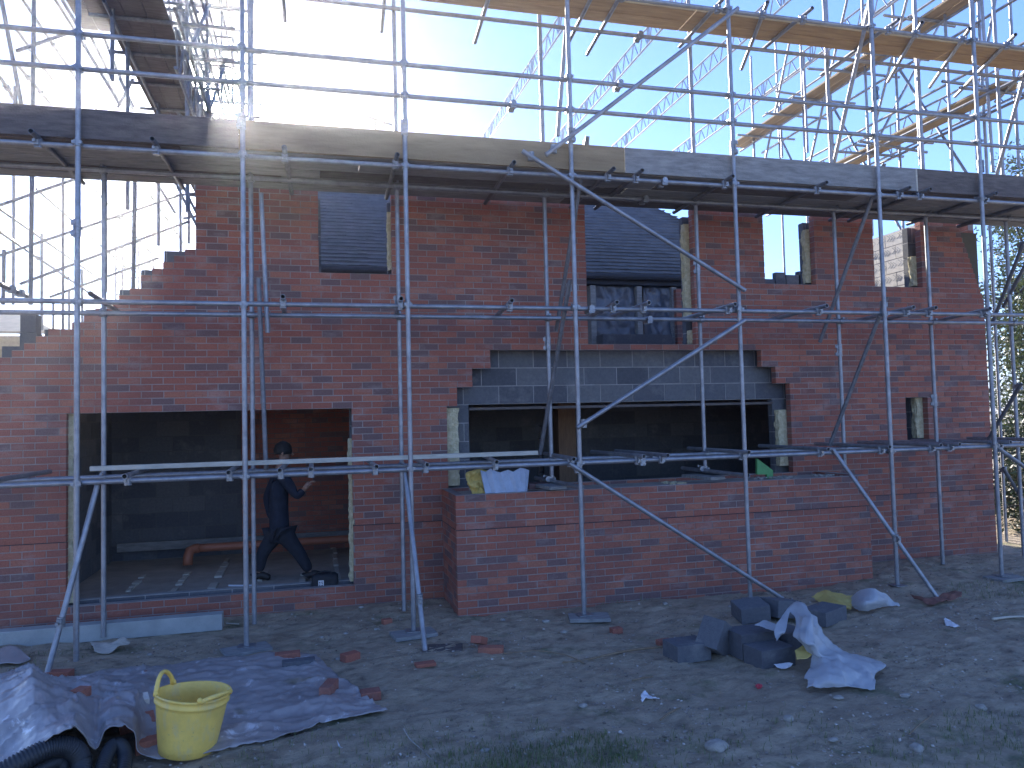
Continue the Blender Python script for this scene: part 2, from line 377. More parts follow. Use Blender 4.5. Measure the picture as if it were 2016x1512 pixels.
# mineral wool showing at the jambs
def wool(x0, x1, z0, z1, y0=9.105, y1=9.21, seed=0):
    B = MB(); n = max(6, int((z1 - z0) / .035))
    def fn(sd, sg):
        def f(u, v):
            z = z0 + (z1 - z0) * u; a = .026 * noise.fractal(Vector((seed + sg * 3.3, z * 6, v * 5)), .6, 2, 3) + .010 * noise.noise(Vector((z * 42, v * 20, seed)))
            return (sd + a, y0 + (y1 - y0) * v, z)
        return f
    B.grid(fn(x0, 1), n, 6); B.grid(fn(x1, 2), n, 4)
    def ff(u, v):
        z = z0 + (z1 - z0) * u; c0 = fn(x0, 1)(u, 0)[0]; c1 = fn(x1, 2)(u, 0)[0]
        return (c0 + (c1 - c0) * v, y0 - .006 * math.sin(math.pi * v) * (1 + noise.noise(Vector((z * 40, v * 4, seed)))), z)
    B.grid(ff, n, 5)
    o = B.build('insulation_strip', M['insul'], H); return o
wool(1.55, 1.70, 1.30, 2.23, 9.07, 9.20, 1); wool(6.12, 6.26, 1.36, 2.12, 9.11, 9.2, 2)
wool(4.80, 4.95, 3.35, 4.62, 9.11, 9.2, 3); wool(4.85, 4.95, 3.02, 3.2, 9.11, 9.2, 4)
wool(6.66, 6.80, 3.87, 4.62, 9.11, 9.2, 5); wool(8.44, 8.58, 3.87, 4.30, 9.11, 9.2, 6); wool(8.37, 8.50, 1.67, 2.25, 9.10, 9.2, 7)
wool(-2.58, -2.47, .25, 2.25, 9.08, 9.2, 8); wool(.405, .47, .25, 1.9, 9.10, 9.2, 9)
wool(.90, .98, 3.9, 4.6, 9.11, 9.2, 11)
# sheathing behind the raked right-hand end
mb = MB(); mb.v += [Vector(q) for q in ((9.12, 9.11, 4.68), (9.60, 9.11, 4.68), (9.60, 9.11, 3.55), (9.50, 9.11, 3.55), (9.12, 9.17, 4.68), (9.60, 9.17, 4.68), (9.60, 9.17, 3.55), (9.50, 9.17, 3.55))]
for f in ((0, 1, 2, 3), (7, 6, 5, 4), (0, 4, 5, 1), (1, 5, 6, 2), (2, 6, 7, 3), (3, 7, 4, 0)): mb.f.append(f); mb.t.append(0); mb.mi.append(0)
mb.build('sheathing_panel', M['olive'], H)
# right gable, inner leaf of pale tooled blocks
def gab(z): return (9, 9.0) 
masonry('gable_leaf', H, M['pblock'], M['mortar'], 9.33, 14.5, 2.75, 5.0, 9.26, .10, [lambda z: (11.3 + (5.0 - z) * 2.5, 20)], bl=.45, bh=.225, jt=.012, along='-y', seed=12)
mb = MB()
for i in range(10):                # tooling on the blocks: shallow zigzag battens of mortar
    for j in range(9):
        yy = 9.38 + j * .225 + (.1 if i % 2 else 0); zz = 2.80 + i * .225
        for k in range(3):
            for s in (0, 1):
                c = Vector((9.2592, yy + k * .06, zz + .05 + s * .055 + k * .01)); mb.box((c.x - .002, c.y - .04, c.z - .003), (c.x + .003, c.y + .04, c.z + .003), rot=Matrix.Rotation(R(38 if s else -38), 3, 'X'))
mb.build('block_tooling', M['stone'], H)
masonry('gable_wall', H, M['brick'], M['mortar'], 9.105, 14.5, -.15, 4.95, 9.455, .1025, [rend and (lambda z: (9.0, 9.11)), lambda z: (11.2 + (4.95 - z) * 2.5, 20)], along='-y', seed=13, tonefn=btone)
mb = MB()
for px0, px1, py in ((1506, 1526, 549), (1527, 1547, 536), (1548, 1600, 541), (1572, 1620, 534)):
    a = P(px0, py, 11.4); b = P(px1, py, 11.4); mb.box((a.x, 11.4, 3.2), (b.x - .01, 11.5, a.z), random.random())
mb.build('cross_wall', M['block'], H, tone=True)
# interior: floor, added upper floor, back and side walls
mb = MB(); mb.box((-4.3, 9.10, -.1), (9.25, 13.0, .15)); mb.build('floor_slab', M['slab'], H)
mb = MB(); mb.box((1.45, 9.32, 2.48), (9.25, 12.9, 2.70)); mb.build('added_upper_floor', M['timber'], H)  # added ceiling, unseen, keeps the room behind the bay dark
mb = MB(); mb.box((-4.2, 10.35, 2.48), (1.44, 13.1, 2.70)); mb.build('added_upper_floor', M['timber'], H)  # added deck, unseen, stops sun passing through the left opening
for k in range(9):  # added joists, unseen, gaps let skylight into the left room
    mb = MB(); mb.box((-2.7 + k * .5, 9.33, 2.5), (-2.65 + k * .5, 10.34, 2.7)); mb.build('added_joist', M['timber'], H)
masonry('back_wall', H, M['block'], M['imortar'], -2.9, -1.05, .15, 2.47, 12.3, .1, [], bl=.45, bh=.225, jt=.012, seed=15)
masonry('back_wall', H, M['block'], M['imortar'], 2.2, 9.2, .15, 2.47, 12.25, .1, [(P(1061, 870, 12.25).x, P(1070, 870, 12.25).x, .5, 2.0)], bl=.45, bh=.225, jt=.012, seed=16)
masonry('inner_brick_wall', H, M['brick'], M['imortar'], -1.05, 2.2, .15, 2.47, 12.2, .1, [], seed=17, tonefn=btone)
masonry('side_wall', H, M['block'], M['imortar'], 9.33, 12.3, .15, 2.30, -2.95, .1, [], bl=.45, bh=.225, jt=.012, along='-y', seed=18)
masonry('partition_wall', H, M['block'], M['imortar'], 9.33, 12.3, .15, 2.47, 1.32, .1, [], bl=.45, bh=.225, jt=.012, along='-y', seed=19)
mb = MB(); mb.box((-2.75, 12.16, .30), (.95, 12.24, .42)); mb.build('timber_plate', M['boardg'], H)
mb = MB(); mb.box((3.53, 10.8, .15), (3.80, 11.05, 2.47)); mb.build('brown_post', M['timber'], H)
mb = MB(); mb.box((.62, 11.3, .15), (.74, 11.42, 2.4)); mb.build('grey_post', M['concrete'], H)
for i, (a, b) in enumerate([((240, 1180), (285, 1132)), ((335, 1172), (372, 1128)), ((412, 1172), (448, 1100)), ((500, 1172), (520, 1125)), ((590, 1168), (598, 1128)), ((672, 1160), (655, 1070))]):
    p = Q(*a, .155); q = Q(*b, .155); B = MB(); n = 7
    for k in range(n):
        if random.random() < .12 and i != 5: continue
        c0 = p.lerp(q, k / n); c1 = p.lerp(q, (k + .85) / n); wv = .035 + random.uniform(-.012, .012); j = random.uniform(-.012, .012)
        B.box((min(c0.x, c1.x) - wv + j, min(c0.y, c1.y), .15), (max(c0.x, c1.x) + wv + j, max(c0.y, c1.y), .166 + random.uniform(0, .01)))
    props(B.build('mortar_ribbon', M['plank'], H), kind='stuff')
# cream pier just beyond the slit in the back wall
mb = MB()
for i in range(7): mb.box((3.4, 12.55, .3 + i * .29), (4.4, 12.65, .575 + i * .29))
mb.build('cream_pier', M['white'], H)

# ------------------------------------------------------------------ old tiled house behind
O = root('tiled_house', (4, 13, 0), 'old house with grey tiled roof seen through the upper openings', 'house')
ZE, YE = 4.72, 13.0; RP = .9
mb = MB(); mb.box((-.4, 13.15, 0), (8.6, 19.3, ZE - .02)); mb.build('wall', M['render'], O)
mb = MB(); rnd = random.Random(4)
ncr = 36; pitchlen = 3.4
for i in range(ncr):
    y0 = YE - .12 + i * 3.4 / ncr; z0 = ZE + (y0 - YE) * RP
    xr = 9.55 - (y0 - YE) * 1.07; x = -.7; xr = min(xr, 8.35 + .12 * (i % 2))
    while x < xr:
        wd = .165; x1 = min(x + wd, xr); tz = rnd.uniform(-.006, .008)
        i0 = len(mb.v); yy1 = y0 + 3.4 / ncr * 1.35; zz1 = z0 + 3.4 / ncr * RP * 1.0
        lift = .052 + tz
        mb.v += [Vector(q) for q in ((x + .002, y0, z0 + lift), (x1 - .002, y0, z0 + lift), (x1 - .002, yy1, zz1 + .014), (x + .002, yy1, zz1 + .014), (x + .002, y0, z0 + lift - .013), (x1 - .002, y0, z0 + lift - .013), (x1 - .002, y0 + .07, z0 + .04), (x + .002, y0 + .07, z0 + .04))]
        mb.f += [(i0, i0 + 1, i0 + 2, i0 + 3), (i0 + 4, i0 + 5, i0 + 1, i0), (i0 + 5, i0 + 4, i0 + 7, i0 + 6)]; mb.t += [0] * 3; mb.mi += [0] * 3
        x += wd
roofz = ZE + 3.3 * RP
rf = mb.build('roof', M['tile'], O)
mb = MB(); mb.v += [Vector(q) for q in ((-.7, 12.88, ZE - .1), (8.35, 12.88, ZE - .1), (6.1, 16.2, roofz - .02), (-.7, 16.2, roofz - .02), (-.7, 19.5, ZE), (8.35, 19.5, ZE), (8.35, 14.14, ZE + 1.01))]
mb.f += [(0, 1, 6, 2, 3), (3, 2, 5, 4), (1, 5, 6), (6, 5, 2)]; mb.t += [0] * 4; mb.mi += [0] * 4
mb.build('roof_slope', M['tile'], O)
mb = MB(); mb.path([(-.7 + i * .35, 16.2, roofz + .03) for i in range(20)], .07, 8); mb.build('ridge', M['tile'], O)
mb = MB(); mb.tube((-.7, 12.82, ZE - .09), (7.9, 12.82, ZE - .09), .055, 10, False); mb.box((-.7, 12.90, ZE - .22), (7.9, 13.13, ZE - .10)); mb.build('gutter', M['dpc'], O)
def pane(u0, u1, y0=560, y1=672):
    a = P(u0, y0, 13.05); b = P(u1, y1, 13.05); z0 = min(a.z, b.z) - .3; z1 = ZE - .24
    B = MB()
    def f(u, v):
        x = a.x + (b.x - a.x) * u; z = z0 + (z1 - z0) * v
        return (x, 13.02 + .035 * noise.fractal(Vector((x * 4, z * 3, u0)), .6, 2, 4) + .02 * math.sin(x * 23 + z * 7), z)
    B.grid(f, 30, 36); return B.build('window_sheeting', M['sheet'], O, smooth=True)
pane(1168, 1250); pane(1264, 1322)
for u in (1166, 1257, 1325):
    a = P(u, 600, 12.98); B = MB(); B.box((a.x - .05, 12.92, 2.9), (a.x + .05, 13.1, ZE - .24)); B.build('window_frame', M['boardg'], O)
mb = MB(); a = P(1172, 655, 12.95); mb.box((a.x, 12.6, 2.7), (a.x + 1.35, 12.9, 3.55)); mb.build('block_sill', M['block'], O, tone=True)
masonry('brick_pier', O, M['brick'], M['mortar'], P(1327, 600, 12.9).x, P(1342, 600, 12.9).x, 2.7, 4.4, 12.8, .1, [], seed=22, tonefn=btone)
masonry('brick_pier', O, M['brick'], M['mortar'], P(1348, 600, 12.9).x, P(1372, 600, 12.9).x, 2.7, 4.15, 12.8, .1, [lambda z: (0, P(1348, 600, 12.9).x + .05 * (int(z * 13) % 3))], seed=23, tonefn=btone)

# television aerial on the ridge
A_ = root('television_aerial', (1.3, 16.2, roofz), 'thin television aerial with many short rods, standing above the scaffold toe board', 'aerial')
mb = MB(); b0 = P(740, 262, 16.2); mb.tube((b0.x, 16.2, roofz), (b0.x, 16.2, b0.z + .25), .02, 8, False); mb.build('mast', M['black'], A_)
mb = MB(); a = P(645, 204, 16.2); b = P(772, 246, 16.2); mb.tube(a, b, .024, 6, False); mb.build('boom', M['black'], A_)
mb = MB()
for i in range(11):
    c = a.lerp(b, .01 + i * .098); mb.tube(c + Vector((-.07, -.22, -.09)), c + Vector((.07, .22, .09)), .012, 5, False)
mb.build('rods', M['black'], A_)
mb = MB(); c = [P(717, 228, 16.2), P(718, 240, 16.2), P(725, 246, 16.2), P(738, 250, 16.2), P(750, 251, 16.2), P(756, 247, 16.2), P(758, 240, 16.2)]; mb.path(c, .02, 6); mb.build('cradle', M['black'], A_)

# ------------------------------------------------------------------ scaffolding
cpm = None
def coupler_mesh():
    B = MB()
    B.tube((0, 0, -.03), (0, 0, .03), .034, 12, False)
    B.tube((-.03, .048, 0), (.03, .048, 0), .034, 12, False)
    B.box((-.02, .02, -.02), (.02, .04, .02))
    for s in (-1, 1):
        B.tube((.036 * s, -.022, .0), (.036 * s, .035, .0), .008, 6, False); B.box((.028 * s - .014, -.036, -.014), (.028 * s + .014, -.02, .014))
    B.tube((0, .06, .036), (0, .10, .036), .007, 6, False); B.box((-.012, .088, .025), (.012, .104, .048))
    me = bpy.data.meshes.new('coupler'); me.from_pydata([tuple(q) for q in B.v], [], B.f); me.update(); me.materials.append(M['coupler']); return me
def swivel_mesh():
    B = MB(); B.tube((0, 0, -.045), (0, 0, .045), .033, 12, False)
    B.box((-.02, -.06, -.03), (.02, -.02, .03)); B.tube((-.012, -.04, 0), (-.012, -.085, 0), .007, 6, False); B.box((-.024, -.085, -.012), (0, -.07, .012))
    me = bpy.data.meshes.new('clip'); me.from_pydata([tuple(q) for q in B.v], [], B.f); me.update(); me.materials.append(M['coupler']); return me
def sleeve_mesh():
    B = MB(); B.tube((0, 0, -.08), (0, 0, .08), .031, 12, False); B.box((.02, -.03, -.07), (.052, .03, -.03)); B.box((.02, -.03, .03), (.052, .03, .07))
    B.box((.026, -.036, -.08), (.034, .036, .08))
    me = bpy.data.meshes.new('sleeve'); me.from_pydata([tuple(q) for q in B.v], [], B.f); me.update(); me.materials.append(M['coupler']); return me
CM, SM, LM = coupler_mesh(), swivel_mesh(), sleeve_mesh()
def fit(me, name, par, p, rot=(0, 0, 0)):
    o = bpy.data.objects.new(name, me); COL.objects.link(o); o.parent = par; o.location = Vector(p) - ROOT[par]; o.rotation_euler = rot; return o
def T(name, a, b, parent, m='steel', r=.0242, n=12):
    B = MB(); B.tube(a, b, r, n); o = B.build(name, M[m], parent, smooth=False)
    o.data.shade_smooth()
    try: o.data.set_sharp_from_angle(angle=R(50))
    except Exception: pass
    return o
YO, YI = 7.6, 8.45
S = root('scaffolding', (3, 7.6, 0), 'galvanised tube scaffolding standing in front of the brick wall', 'scaffolding')
ZL1, ZL2, ZL3, ZG1, ZG2, ZL4 = 1.60, 3.24, 4.673, 5.40, 5.73, 6.725
OX = [-2.045, -.62, .935, 2.71, 4.66, 6.60, 8.12]; IX = [-2.03, -.61, .94, 2.66, 4.62, 6.60, 8.07]
led = {}
for z, y in ((ZL1, YO), (ZL2, YO), (ZL3, YO), (ZG1, YO), (ZG2, YO), (ZL4, YO)):
    cuts = [-4.6, 1.9 + (z * 3.7) % 2.2, 13.0]
    for a, b in zip(cuts, cuts[1:]):
        o = T('ledger', (a + .01, y + .048, z), (b - .01, y + .048, z), S)
        if a > -4: fit(LM, 'sleeve', o, (a, y + .048, z), (0, R(90), R(90)))
for z in (ZL1, ZL2, 4.70, ZL4):
    T('ledger', (-4.6, YI - .05, z), (3.9, YI - .05, z), S); o = T('ledger', (3.92, YI - .05, z), (13, YI - .05, z), S); fit(LM, 'sleeve', o, (3.91, YI - .05, z), (0, R(90), R(90)))
for i, x in enumerate(OX):
    zj = [3.9, 5.0, 5.05, 5.1, 5.1, 5.9, 5.1][i]
    lo = T('standard', (x, YO, .035), (x, YO, zj), S); up = T('standard', (x + .004, YO, zj + .005), (x + .004, YO, 9.6), S)
    fit(LM, 'sleeve', lo, (x, YO, zj), (0, 0, R(200 + 30 * i)))
    if i > 0:
        B = MB(); B.box((x - .075, YO - .075, .026), (x + .075, YO + .075, .034)); B.tube((x, YO, .03), (x, YO, .09), .018, 8, False); B.build('base_plate', M['coupler'], lo)
    for z in (ZL1, ZL2, ZL3, ZG1, ZG2, ZL4):
        fit(CM, 'coupler', lo if z < zj else up, (x, YO, z + random.uniform(-.02, .02)), (0, 0, 0))
# inner standards (some stand on tubes over the bay)
inn = []
for i, (x, z0, z1) in enumerate([(-2.03, .02, 4.85), (-.61, .02, 5.15), (-.61, 5.16, 9.6), (.94, .02, 9.6), (2.665, 1.36, 9.6), (4.63, 1.40, 9.6), (6.62, 1.32, 9.6), (8.07, .02, 9.6), (9.42, .02, 5.1), (9.42, 5.12, 9.6)]):
    o = T('standard', (x, YI, z0), (x, YI, z1), S); inn.append(o)
    if i in (4, 5): T('support_tube', (x - .05, YI + .5, z0 + .0), (x + .06, YI - .86, z0 - .015), S); 
    if i in (4, 5): fit(CM, 'coupler', o, (x, YI, z0 + .02), (0, 0, R(90)))
    for z in (ZL1, ZL2, 4.70):
        if z0 < z < z1: fit(CM, 'coupler', o, (x, YI, z), (0, 0, R(180)))
for o, z in ((inn[3], 3.4), (inn[4], 2.95), (inn[6], 2.87), (inn[5], 3.9), (inn[7], 2.2)):
    fit(LM, 'sleeve', o, (o.data.vertices[0].co.x * 0 + {0: 0}.get(1, 0) + sum(v.co.x for v in o.data.vertices) / len(o.data.vertices) + ROOT[o].x, YI, z), (0, 0, R(150)))
T('standard', P(509, 548, 8.3), P(524, 925, 8.3), S, 'steel2'); T('standard', P(514, 380, 8.36), P(527, 655, 8.36), S)
# transoms: near end px, far end px, level
def trans(lst, z, y0, y1, m='steel', m2=None):
    for n, f in lst:
        a = P(n[0], n[1], y0); b = P(f[0], f[1], y1); o = T('transom', (a.x, y0, z), (b.x, y1, z), S, m)
        d = (b.x - a.x) / (y1 - y0)
        fit(SM, 'clip', o, (a.x + d * (YO + .048 - y0), YO + .048, z - .045), (R(90), 0, 0) if False else (0, 0, 0))
trans([((-30, 956), (98, 928)), ((245, 942), (295, 926)), ((450, 931), (470, 918)), ((551, 926), (566, 913)), ((612, 923), (614, 909)), ((741, 917), (722, 906)), ((841, 913), (815, 905)),
       ((978, 908), (952, 901)), ((1130, 904), (1072, 892)), ((1268, 898), (1165, 886)), ((1315, 897), (1212, 885)), ((1475, 892), (1355, 880)), ((1631, 884), (1495, 876)), ((1752, 882), (1605, 873)),
       ((1853, 877), (1690, 868)), ((1890, 876), (1722, 867)), ((1990, 872), (1795, 864)), ((2090, 866), (1905, 860))], ZL1 + .05, 7.48, 8.93)
trans([((557, 585), (560, 606)), ((790, 591), (778, 612)), ((1008, 598), (974, 622)), ((1215, 599), (1155, 624)), ((1278, 599), (1192, 626)), ((1448, 602), (1342, 629)), ((1628, 607), (1512, 631)),
       ((1799, 609), (1680, 634)), ((1843, 610), (1725, 634)), ((1950, 612), (1835, 633))], ZL2 + .05, 7.48, 8.75)
T('transom', P(178, 578, 7.5), P(232, 613, 8.9), S, 'steel2')
for u in (60, 300, 560, 783, 1013, 1209, 1265, 1443, 1627, 1790, 1831, 1960, 2070):
    a = P(u, 345, 7.46); o = T('transom', (a.x, 7.46, 4.722), (a.x + .03, 8.96, 4.722), S, 'steel2'); fit(SM, 'clip', o, (a.x, YO + .048, 4.68))
for n, f in (((766, -18), (751, 62)), ((551, -30), (561, 41)), ((982, -10), (935, 84)), ((1183, -5), (1112, 98)), ((1236, -5), (1156, 107)), ((1428, 5), (1338, 92)), ((1512, 25), (1460, 136)), ((1600, 27), (1500, 98)), ((1770, 48), (1617, 147)), ((1816, 52), (1748, 161)),
             ((1910, 66), (1830, 172)), ((2000, 80), (1880, 190)), ((2080, 85), (1960, 200))):
    a = P(n[0], n[1], 7.46); b = Q(f[0], f[1], 6.775); o = T('transom', (a.x, 7.46, 6.775), (b.x, min(b.y, 9.9), 6.775), S); fit(SM, 'clip', o, (a.x + (b.x - a.x) * .08, YO + .048, 6.73))
# braces and rakers
for a, b, ya, yb, m in (((1028, 297), (1467, 572), 7.54, 7.54, 'steel'), ((1075, 305), (1453, 16), 7.50, 7.53, 'steel'), ((1136, 842), (1467, 630), 7.54, 7.54, 'steel'), ((1120, 912), (1540, 1178), 7.54, 7.54, 'steel'),
                        ((1157, 268), (1095, 652), 7.67, 8.52, 'steel2'), ((1122, 552), (1063, 895), 7.67, 8.36, 'steel2'), ((1741, 322), (1614, 674), 7.67, 8.52, 'steel2'),
                        ((1746, 585), (1633, 878), 7.67, 8.36, 'steel2'), ((1712, 12), (1642, 320), 7.66, 8.5, 'steel'), ((2014, 160), (1962, 345), 7.9, 8.5, 'steel'), ((2016, 476), (1952, 640), 7.7, 8.5, 'steel2'),
                        ((2030, 500), (1975, 605), 8.0, 8.6, 'steel2'), ((2010, 756), (1942, 872), 7.7, 8.4, 'steel2'), ((1962, 880), (2060, 950), 7.6, 7.6, 'steel'), ((1975, 921), (2040, 1030), 8.5, 8.5, 'steel2'), ((1118, 10), (1098, 268), 8.42, 8.5, 'steel'),
                        ((494, -10), (495, 235), 8.36, 8.36, 'steel')):
    o = T('brace', P(*a, ya), P(*b, yb), S, m)
    fit(SM, 'clip', o, P(a[0] + (b[0] - a[0]) * .04, a[1] + (b[1] - a[1]) * .04, ya + .03 + (yb - ya) * .04), (0, 0, R(180)))
for a, b, ya in (((1640, 885), (1850, 1180), 7.62), ((192, 955), (90, 1333), 7.72), ((797, 925), (838, 1285), 7.68)):
    p = P(*a, ya); q = Q(*b, .0); q.z = -.02; o = T('raker', p, q, S)
    fit(SM, 'clip', o, p.lerp(q, .72 if a[0] < 1000 else .6))
# base boards
def board(label, c, sx, sy, sz, rz=0, m='boardg', name='sole_board', cat='timber board', tilt=0):
    B = MB(); B.box((c[0] - sx / 2, c[1] - sy / 2, c[2]), (c[0] + sx / 2, c[1] + sy / 2, c[2] + sz), rot=Matrix.Rotation(rz, 3, 'Z') @ Matrix.Rotation(tilt, 3, 'X'))
    return props(B.build(name, M[m], None, bevel=.003), label, cat)
for x, rz, lb in ((-.62, .3, 'flat timber pad under the scaffold post beside the tarpaulin'), (.93, .15, 'flat timber pad under the scaffold post left of the brick bay'), (2.75, -.25, 'flat timber pad under the scaffold post in front of the brick bay'), (8.12, .1, 'flat timber pad under the scaffold post at the right end of the wall')):
    board(lb, (x, 7.56, -.015), .42, .26, .038, rz)
board('dark board end beside the foot of the sloping tube left of the bay', (1.12, 6.98, -.01), .36, .22, .03, -.2, 'boardd')
board('timber offcut clamped under the short tube on the left of the bay sill', (2.56, 8.33, 1.295), .20, .66, .035, .12, name='timber_offcut')
board('timber offcut under the short tube on the right of the bay sill', (4.55, 8.37, 1.31), .20, .60, .035, .12, name='timber_offcut')

# boards of the lower platform, edge board and deck boards (each can be lifted away)
def longboard(name, x0, x1, y0, y1, z0, z1, m, label, cat='scaffold board', group=None):
    B = MB(); n = max(2, int((x1 - x0) / .3)); sag = random.uniform(-.004, .004)
    B.box((x0, y0, z0), (x1, y1, z1)); return props(B.build(name, M[m], None, bevel=.003), label, cat, group)
xa = P(1229, 300, 7.67).x; xb = P(1805, 350, 7.67).x; x0_ = P(470, 230, 7.67).x
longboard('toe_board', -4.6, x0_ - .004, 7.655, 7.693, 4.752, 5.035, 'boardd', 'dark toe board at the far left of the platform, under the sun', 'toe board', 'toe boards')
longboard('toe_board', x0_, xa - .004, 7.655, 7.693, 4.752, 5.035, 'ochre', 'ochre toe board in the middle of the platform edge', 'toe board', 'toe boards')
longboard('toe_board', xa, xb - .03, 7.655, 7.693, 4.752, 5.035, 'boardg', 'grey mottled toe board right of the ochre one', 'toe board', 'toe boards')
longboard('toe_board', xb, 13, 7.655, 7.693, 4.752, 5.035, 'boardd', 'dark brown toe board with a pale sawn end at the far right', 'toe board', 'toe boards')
props(longboard('board_end_band', xb - .028, xb - .004, 7.652, 7.696, 4.750, 5.037, 'plank', 'pale end strip between the grey and the dark brown toe boards', 'board'), None, None)
k = 0
for j in range(5):
    ya = 7.70 + j * .247; cuts = [-4.6, -1.2 + (j * 1.7) % 2.1, 2.6 + (j * 1.3) % 1.6, 6.4 + (j * 2.1) % 1.9, 13]
    for i, (a, b) in enumerate(zip(cuts, cuts[1:])):
        longboard('deck_board', a + .004, b - .004, ya, ya + .225, 4.748, 4.786 - random.uniform(0, .002), 'boardg' if (i + j) % 3 else 'boardd',
                  '%s plank of the lower platform, %s row from the camera' % (('far left', 'left middle', 'right middle', 'far right')[i], ('first', 'second', 'third', 'fourth', 'fifth')[j]), 'scaffold board', 'boards of the lower platform')
for j in range(2):
    ya = 7.86 + j * .235
    for i, (a, b) in enumerate(((.9 + .3 * j, 4.4), (4.41, 8.2), (8.21, 13))):
        longboard('deck_board', a, b, ya, ya + .225, 6.803, 6.841, 'board', '%s plank of the high platform, %s' % (('left', 'middle', 'right')[i], ('edge nearer the camera', 'edge nearer the house')[j]), 'scaffold board', 'boards of the high platform')
# long pale batten lying on the lowest tubes
a = Q(178, 921, ZL1 + .08); a = P(178, 918, 8.15); b = P(1058, 889, 8.15)
longboard('batten', a.x, b.x, 8.12, 8.20, ZL1 + .076, ZL1 + .122, 'plank', 'long pale timber batten lying along the lowest scaffold tubes', 'batten')
# ladder beams
def ladder_beam(name, p, q, h, parent=None, label=None, nb=None, pr=.021, m='alu', group=None, side=Vector((0, 0, 1))):
    p = Vector(p); q = Vector(q); Ln = (q - p).length
    if parent is None:
        rt = root(name, p, label, 'roof beam', group)
    else: rt = parent
    B = MB(); B.tube(p, q, pr, 8, False); B.build('top_chord', M[m], rt)
    dn = -side * h
    B = MB(); B.tube(p + dn, q + dn, pr, 8, False); B.build('bottom_chord', M[m], rt)
    B = MB(); nb = nb or int(Ln / .45); 
    for i in range(nb):
        t0 = i / nb; t1 = (i + .33) / nb; t2 = (i + .5) / nb; t3 = (i + .95) / nb
        if i % 4 == 3: B.tube(p.lerp(q, t1), p.lerp(q, t1) + dn, pr * .7, 6, False); B.tube(p.lerp(q, t2), p.lerp(q, t2) + dn, pr * .7, 6, False)
        B.tube(p.lerp(q, t0), p.lerp(q, t1) + dn, pr * .6, 6, False); B.tube(p.lerp(q, t2) + dn, p.lerp(q, t3), pr * .6, 6, False)
    B.build('lacing', M[m], rt); return rt
tz = EYE + 7.5
for i, (r, lb) in enumerate(((.575, 'leftmost lattice beam high above the house, nearly vertical in view'), (.845, 'lattice beam above the house, second from the left'), (1.085, 'lattice beam above the house, third from the left'), (1.33, 'lattice beam above the house, fourth from the left'))):
    dx = (-.30, 0, .05, .02)[i]
    ladder_beam('lattice_beam', (r * 7.5 + dx * -1, 8.2, tz), (r * 7.5 - dx * .2, 23, tz), .34, label=lb, nb=34, group='lattice beams over the house')
ladder_beam('lattice_beam', (10.45, 8.9, EYE + 5.30), (10.45, 16, EYE + 5.30), .55, label='deeper lattice beam beside the right hand planks, low against the sky', nb=9, group='lattice beams over the house')
ladder_beam('lattice_beam', (-1.42, 8.9, 6.5), (-1.42, 22, 6.5), .45, label='lattice beam running away along the left scaffold, in front of the sun', nb=26, group='lattice beams over the house', m='steel2')

# right hand return scaffold, over the gable
RS = root('scaffolding', (10, 11, 0), 'return scaffolding running away over the right gable of the house', 'scaffolding')
for y in (9.6, 11.4, 13.2, 15.0):
    for x, zt in ((9.72, 10.2), (10.38, 10.6)):
        T('standard', (x, y, .0 if x > 10 else 5.2), (x + .02, y, zt), RS, n=10)
for z, x in ((6.72, 9.72), (6.72, 10.38), (8.22, 9.75), (8.22, 10.33), (7.55, 10.42), (9.1, 10.40), (9.6, 10.40)):
    T('ledger', (x, 8.3, z), (x, 15.6, z), RS, n=10)
for y in (8.9, 9.75, 10.9, 11.6, 12.8, 13.6, 14.8):
    for z in (6.77, 8.27): T('transom', (8.95 + .3 * (y % 1), y, z), (10.65, y, z), RS, n=10)
for y in (9.6, 11.4, 13.2):
    T('brace', (10.42, y, 5.2), (10.42, y + 1.75, 8.3), RS, n=10); T('brace', (9.70, y + 1.7, 6.9), (9.70, y + .3, 9.8), RS, n=10)
for a, b, ya, yb in (((1712, -5), (1648, 290), 10.2, 10.6), ((1880, -10), (1720, 290), 11.5, 11.9), ((1583, 140), (1590, 300), 12.5, 12.5), ((1582, 100), (1587, 300), 13.5, 13.5), ((1915, -5), (1925, 335), 9.2, 9.2), ((1932, -5), (1955, 338), 8.9, 8.9), ((1988, 0), (2006, 330), 9.5, 9.5), ((1536, 198), (1540, 310), 14.5, 14.5),
                     ((1798, -5), (1812, 325), 9.9, 9.9), ((1960, -5), (1945, 85), 9.5, 9.5), ((1527, 180), (1610, 192), 14, 14), ((1740, 30), (1880, 52), 10.5, 10.5), ((1690, 278), (1825, 300), 11.0, 11.0), ((1680, 285), (1745, 292), 12.0, 12.0), ((1590, 135), (1720, 145), 12, 12), ((1855, 160), (1975, 175), 9.6, 9.6)):
    T('tie_tube', P(*a, ya), P(*b, yb), RS, n=10)
def planks(x0, n, y0, y1, z, lbs, m='boardy'):
    for j in range(n):
        B = MB(); B.box((x0 + j * .235, y0, z), (x0 + j * .235 + .225, y1, z + .038)); props(B.build('deck_board', M[m], None, bevel=.003), lbs[j], 'scaffold board', 'boards of the return scaffold')
planks(9.72, 2, 8.7, 13.8, 6.80, ['lower right plank run receding over the gable, inner board', 'lower right plank run receding over the gable, outer board'])
planks(9.45, 2, 8.6, 15.6, 8.30, ['upper right plank run receding towards the tree, inner board', 'upper right plank run receding towards the tree, outer board'])

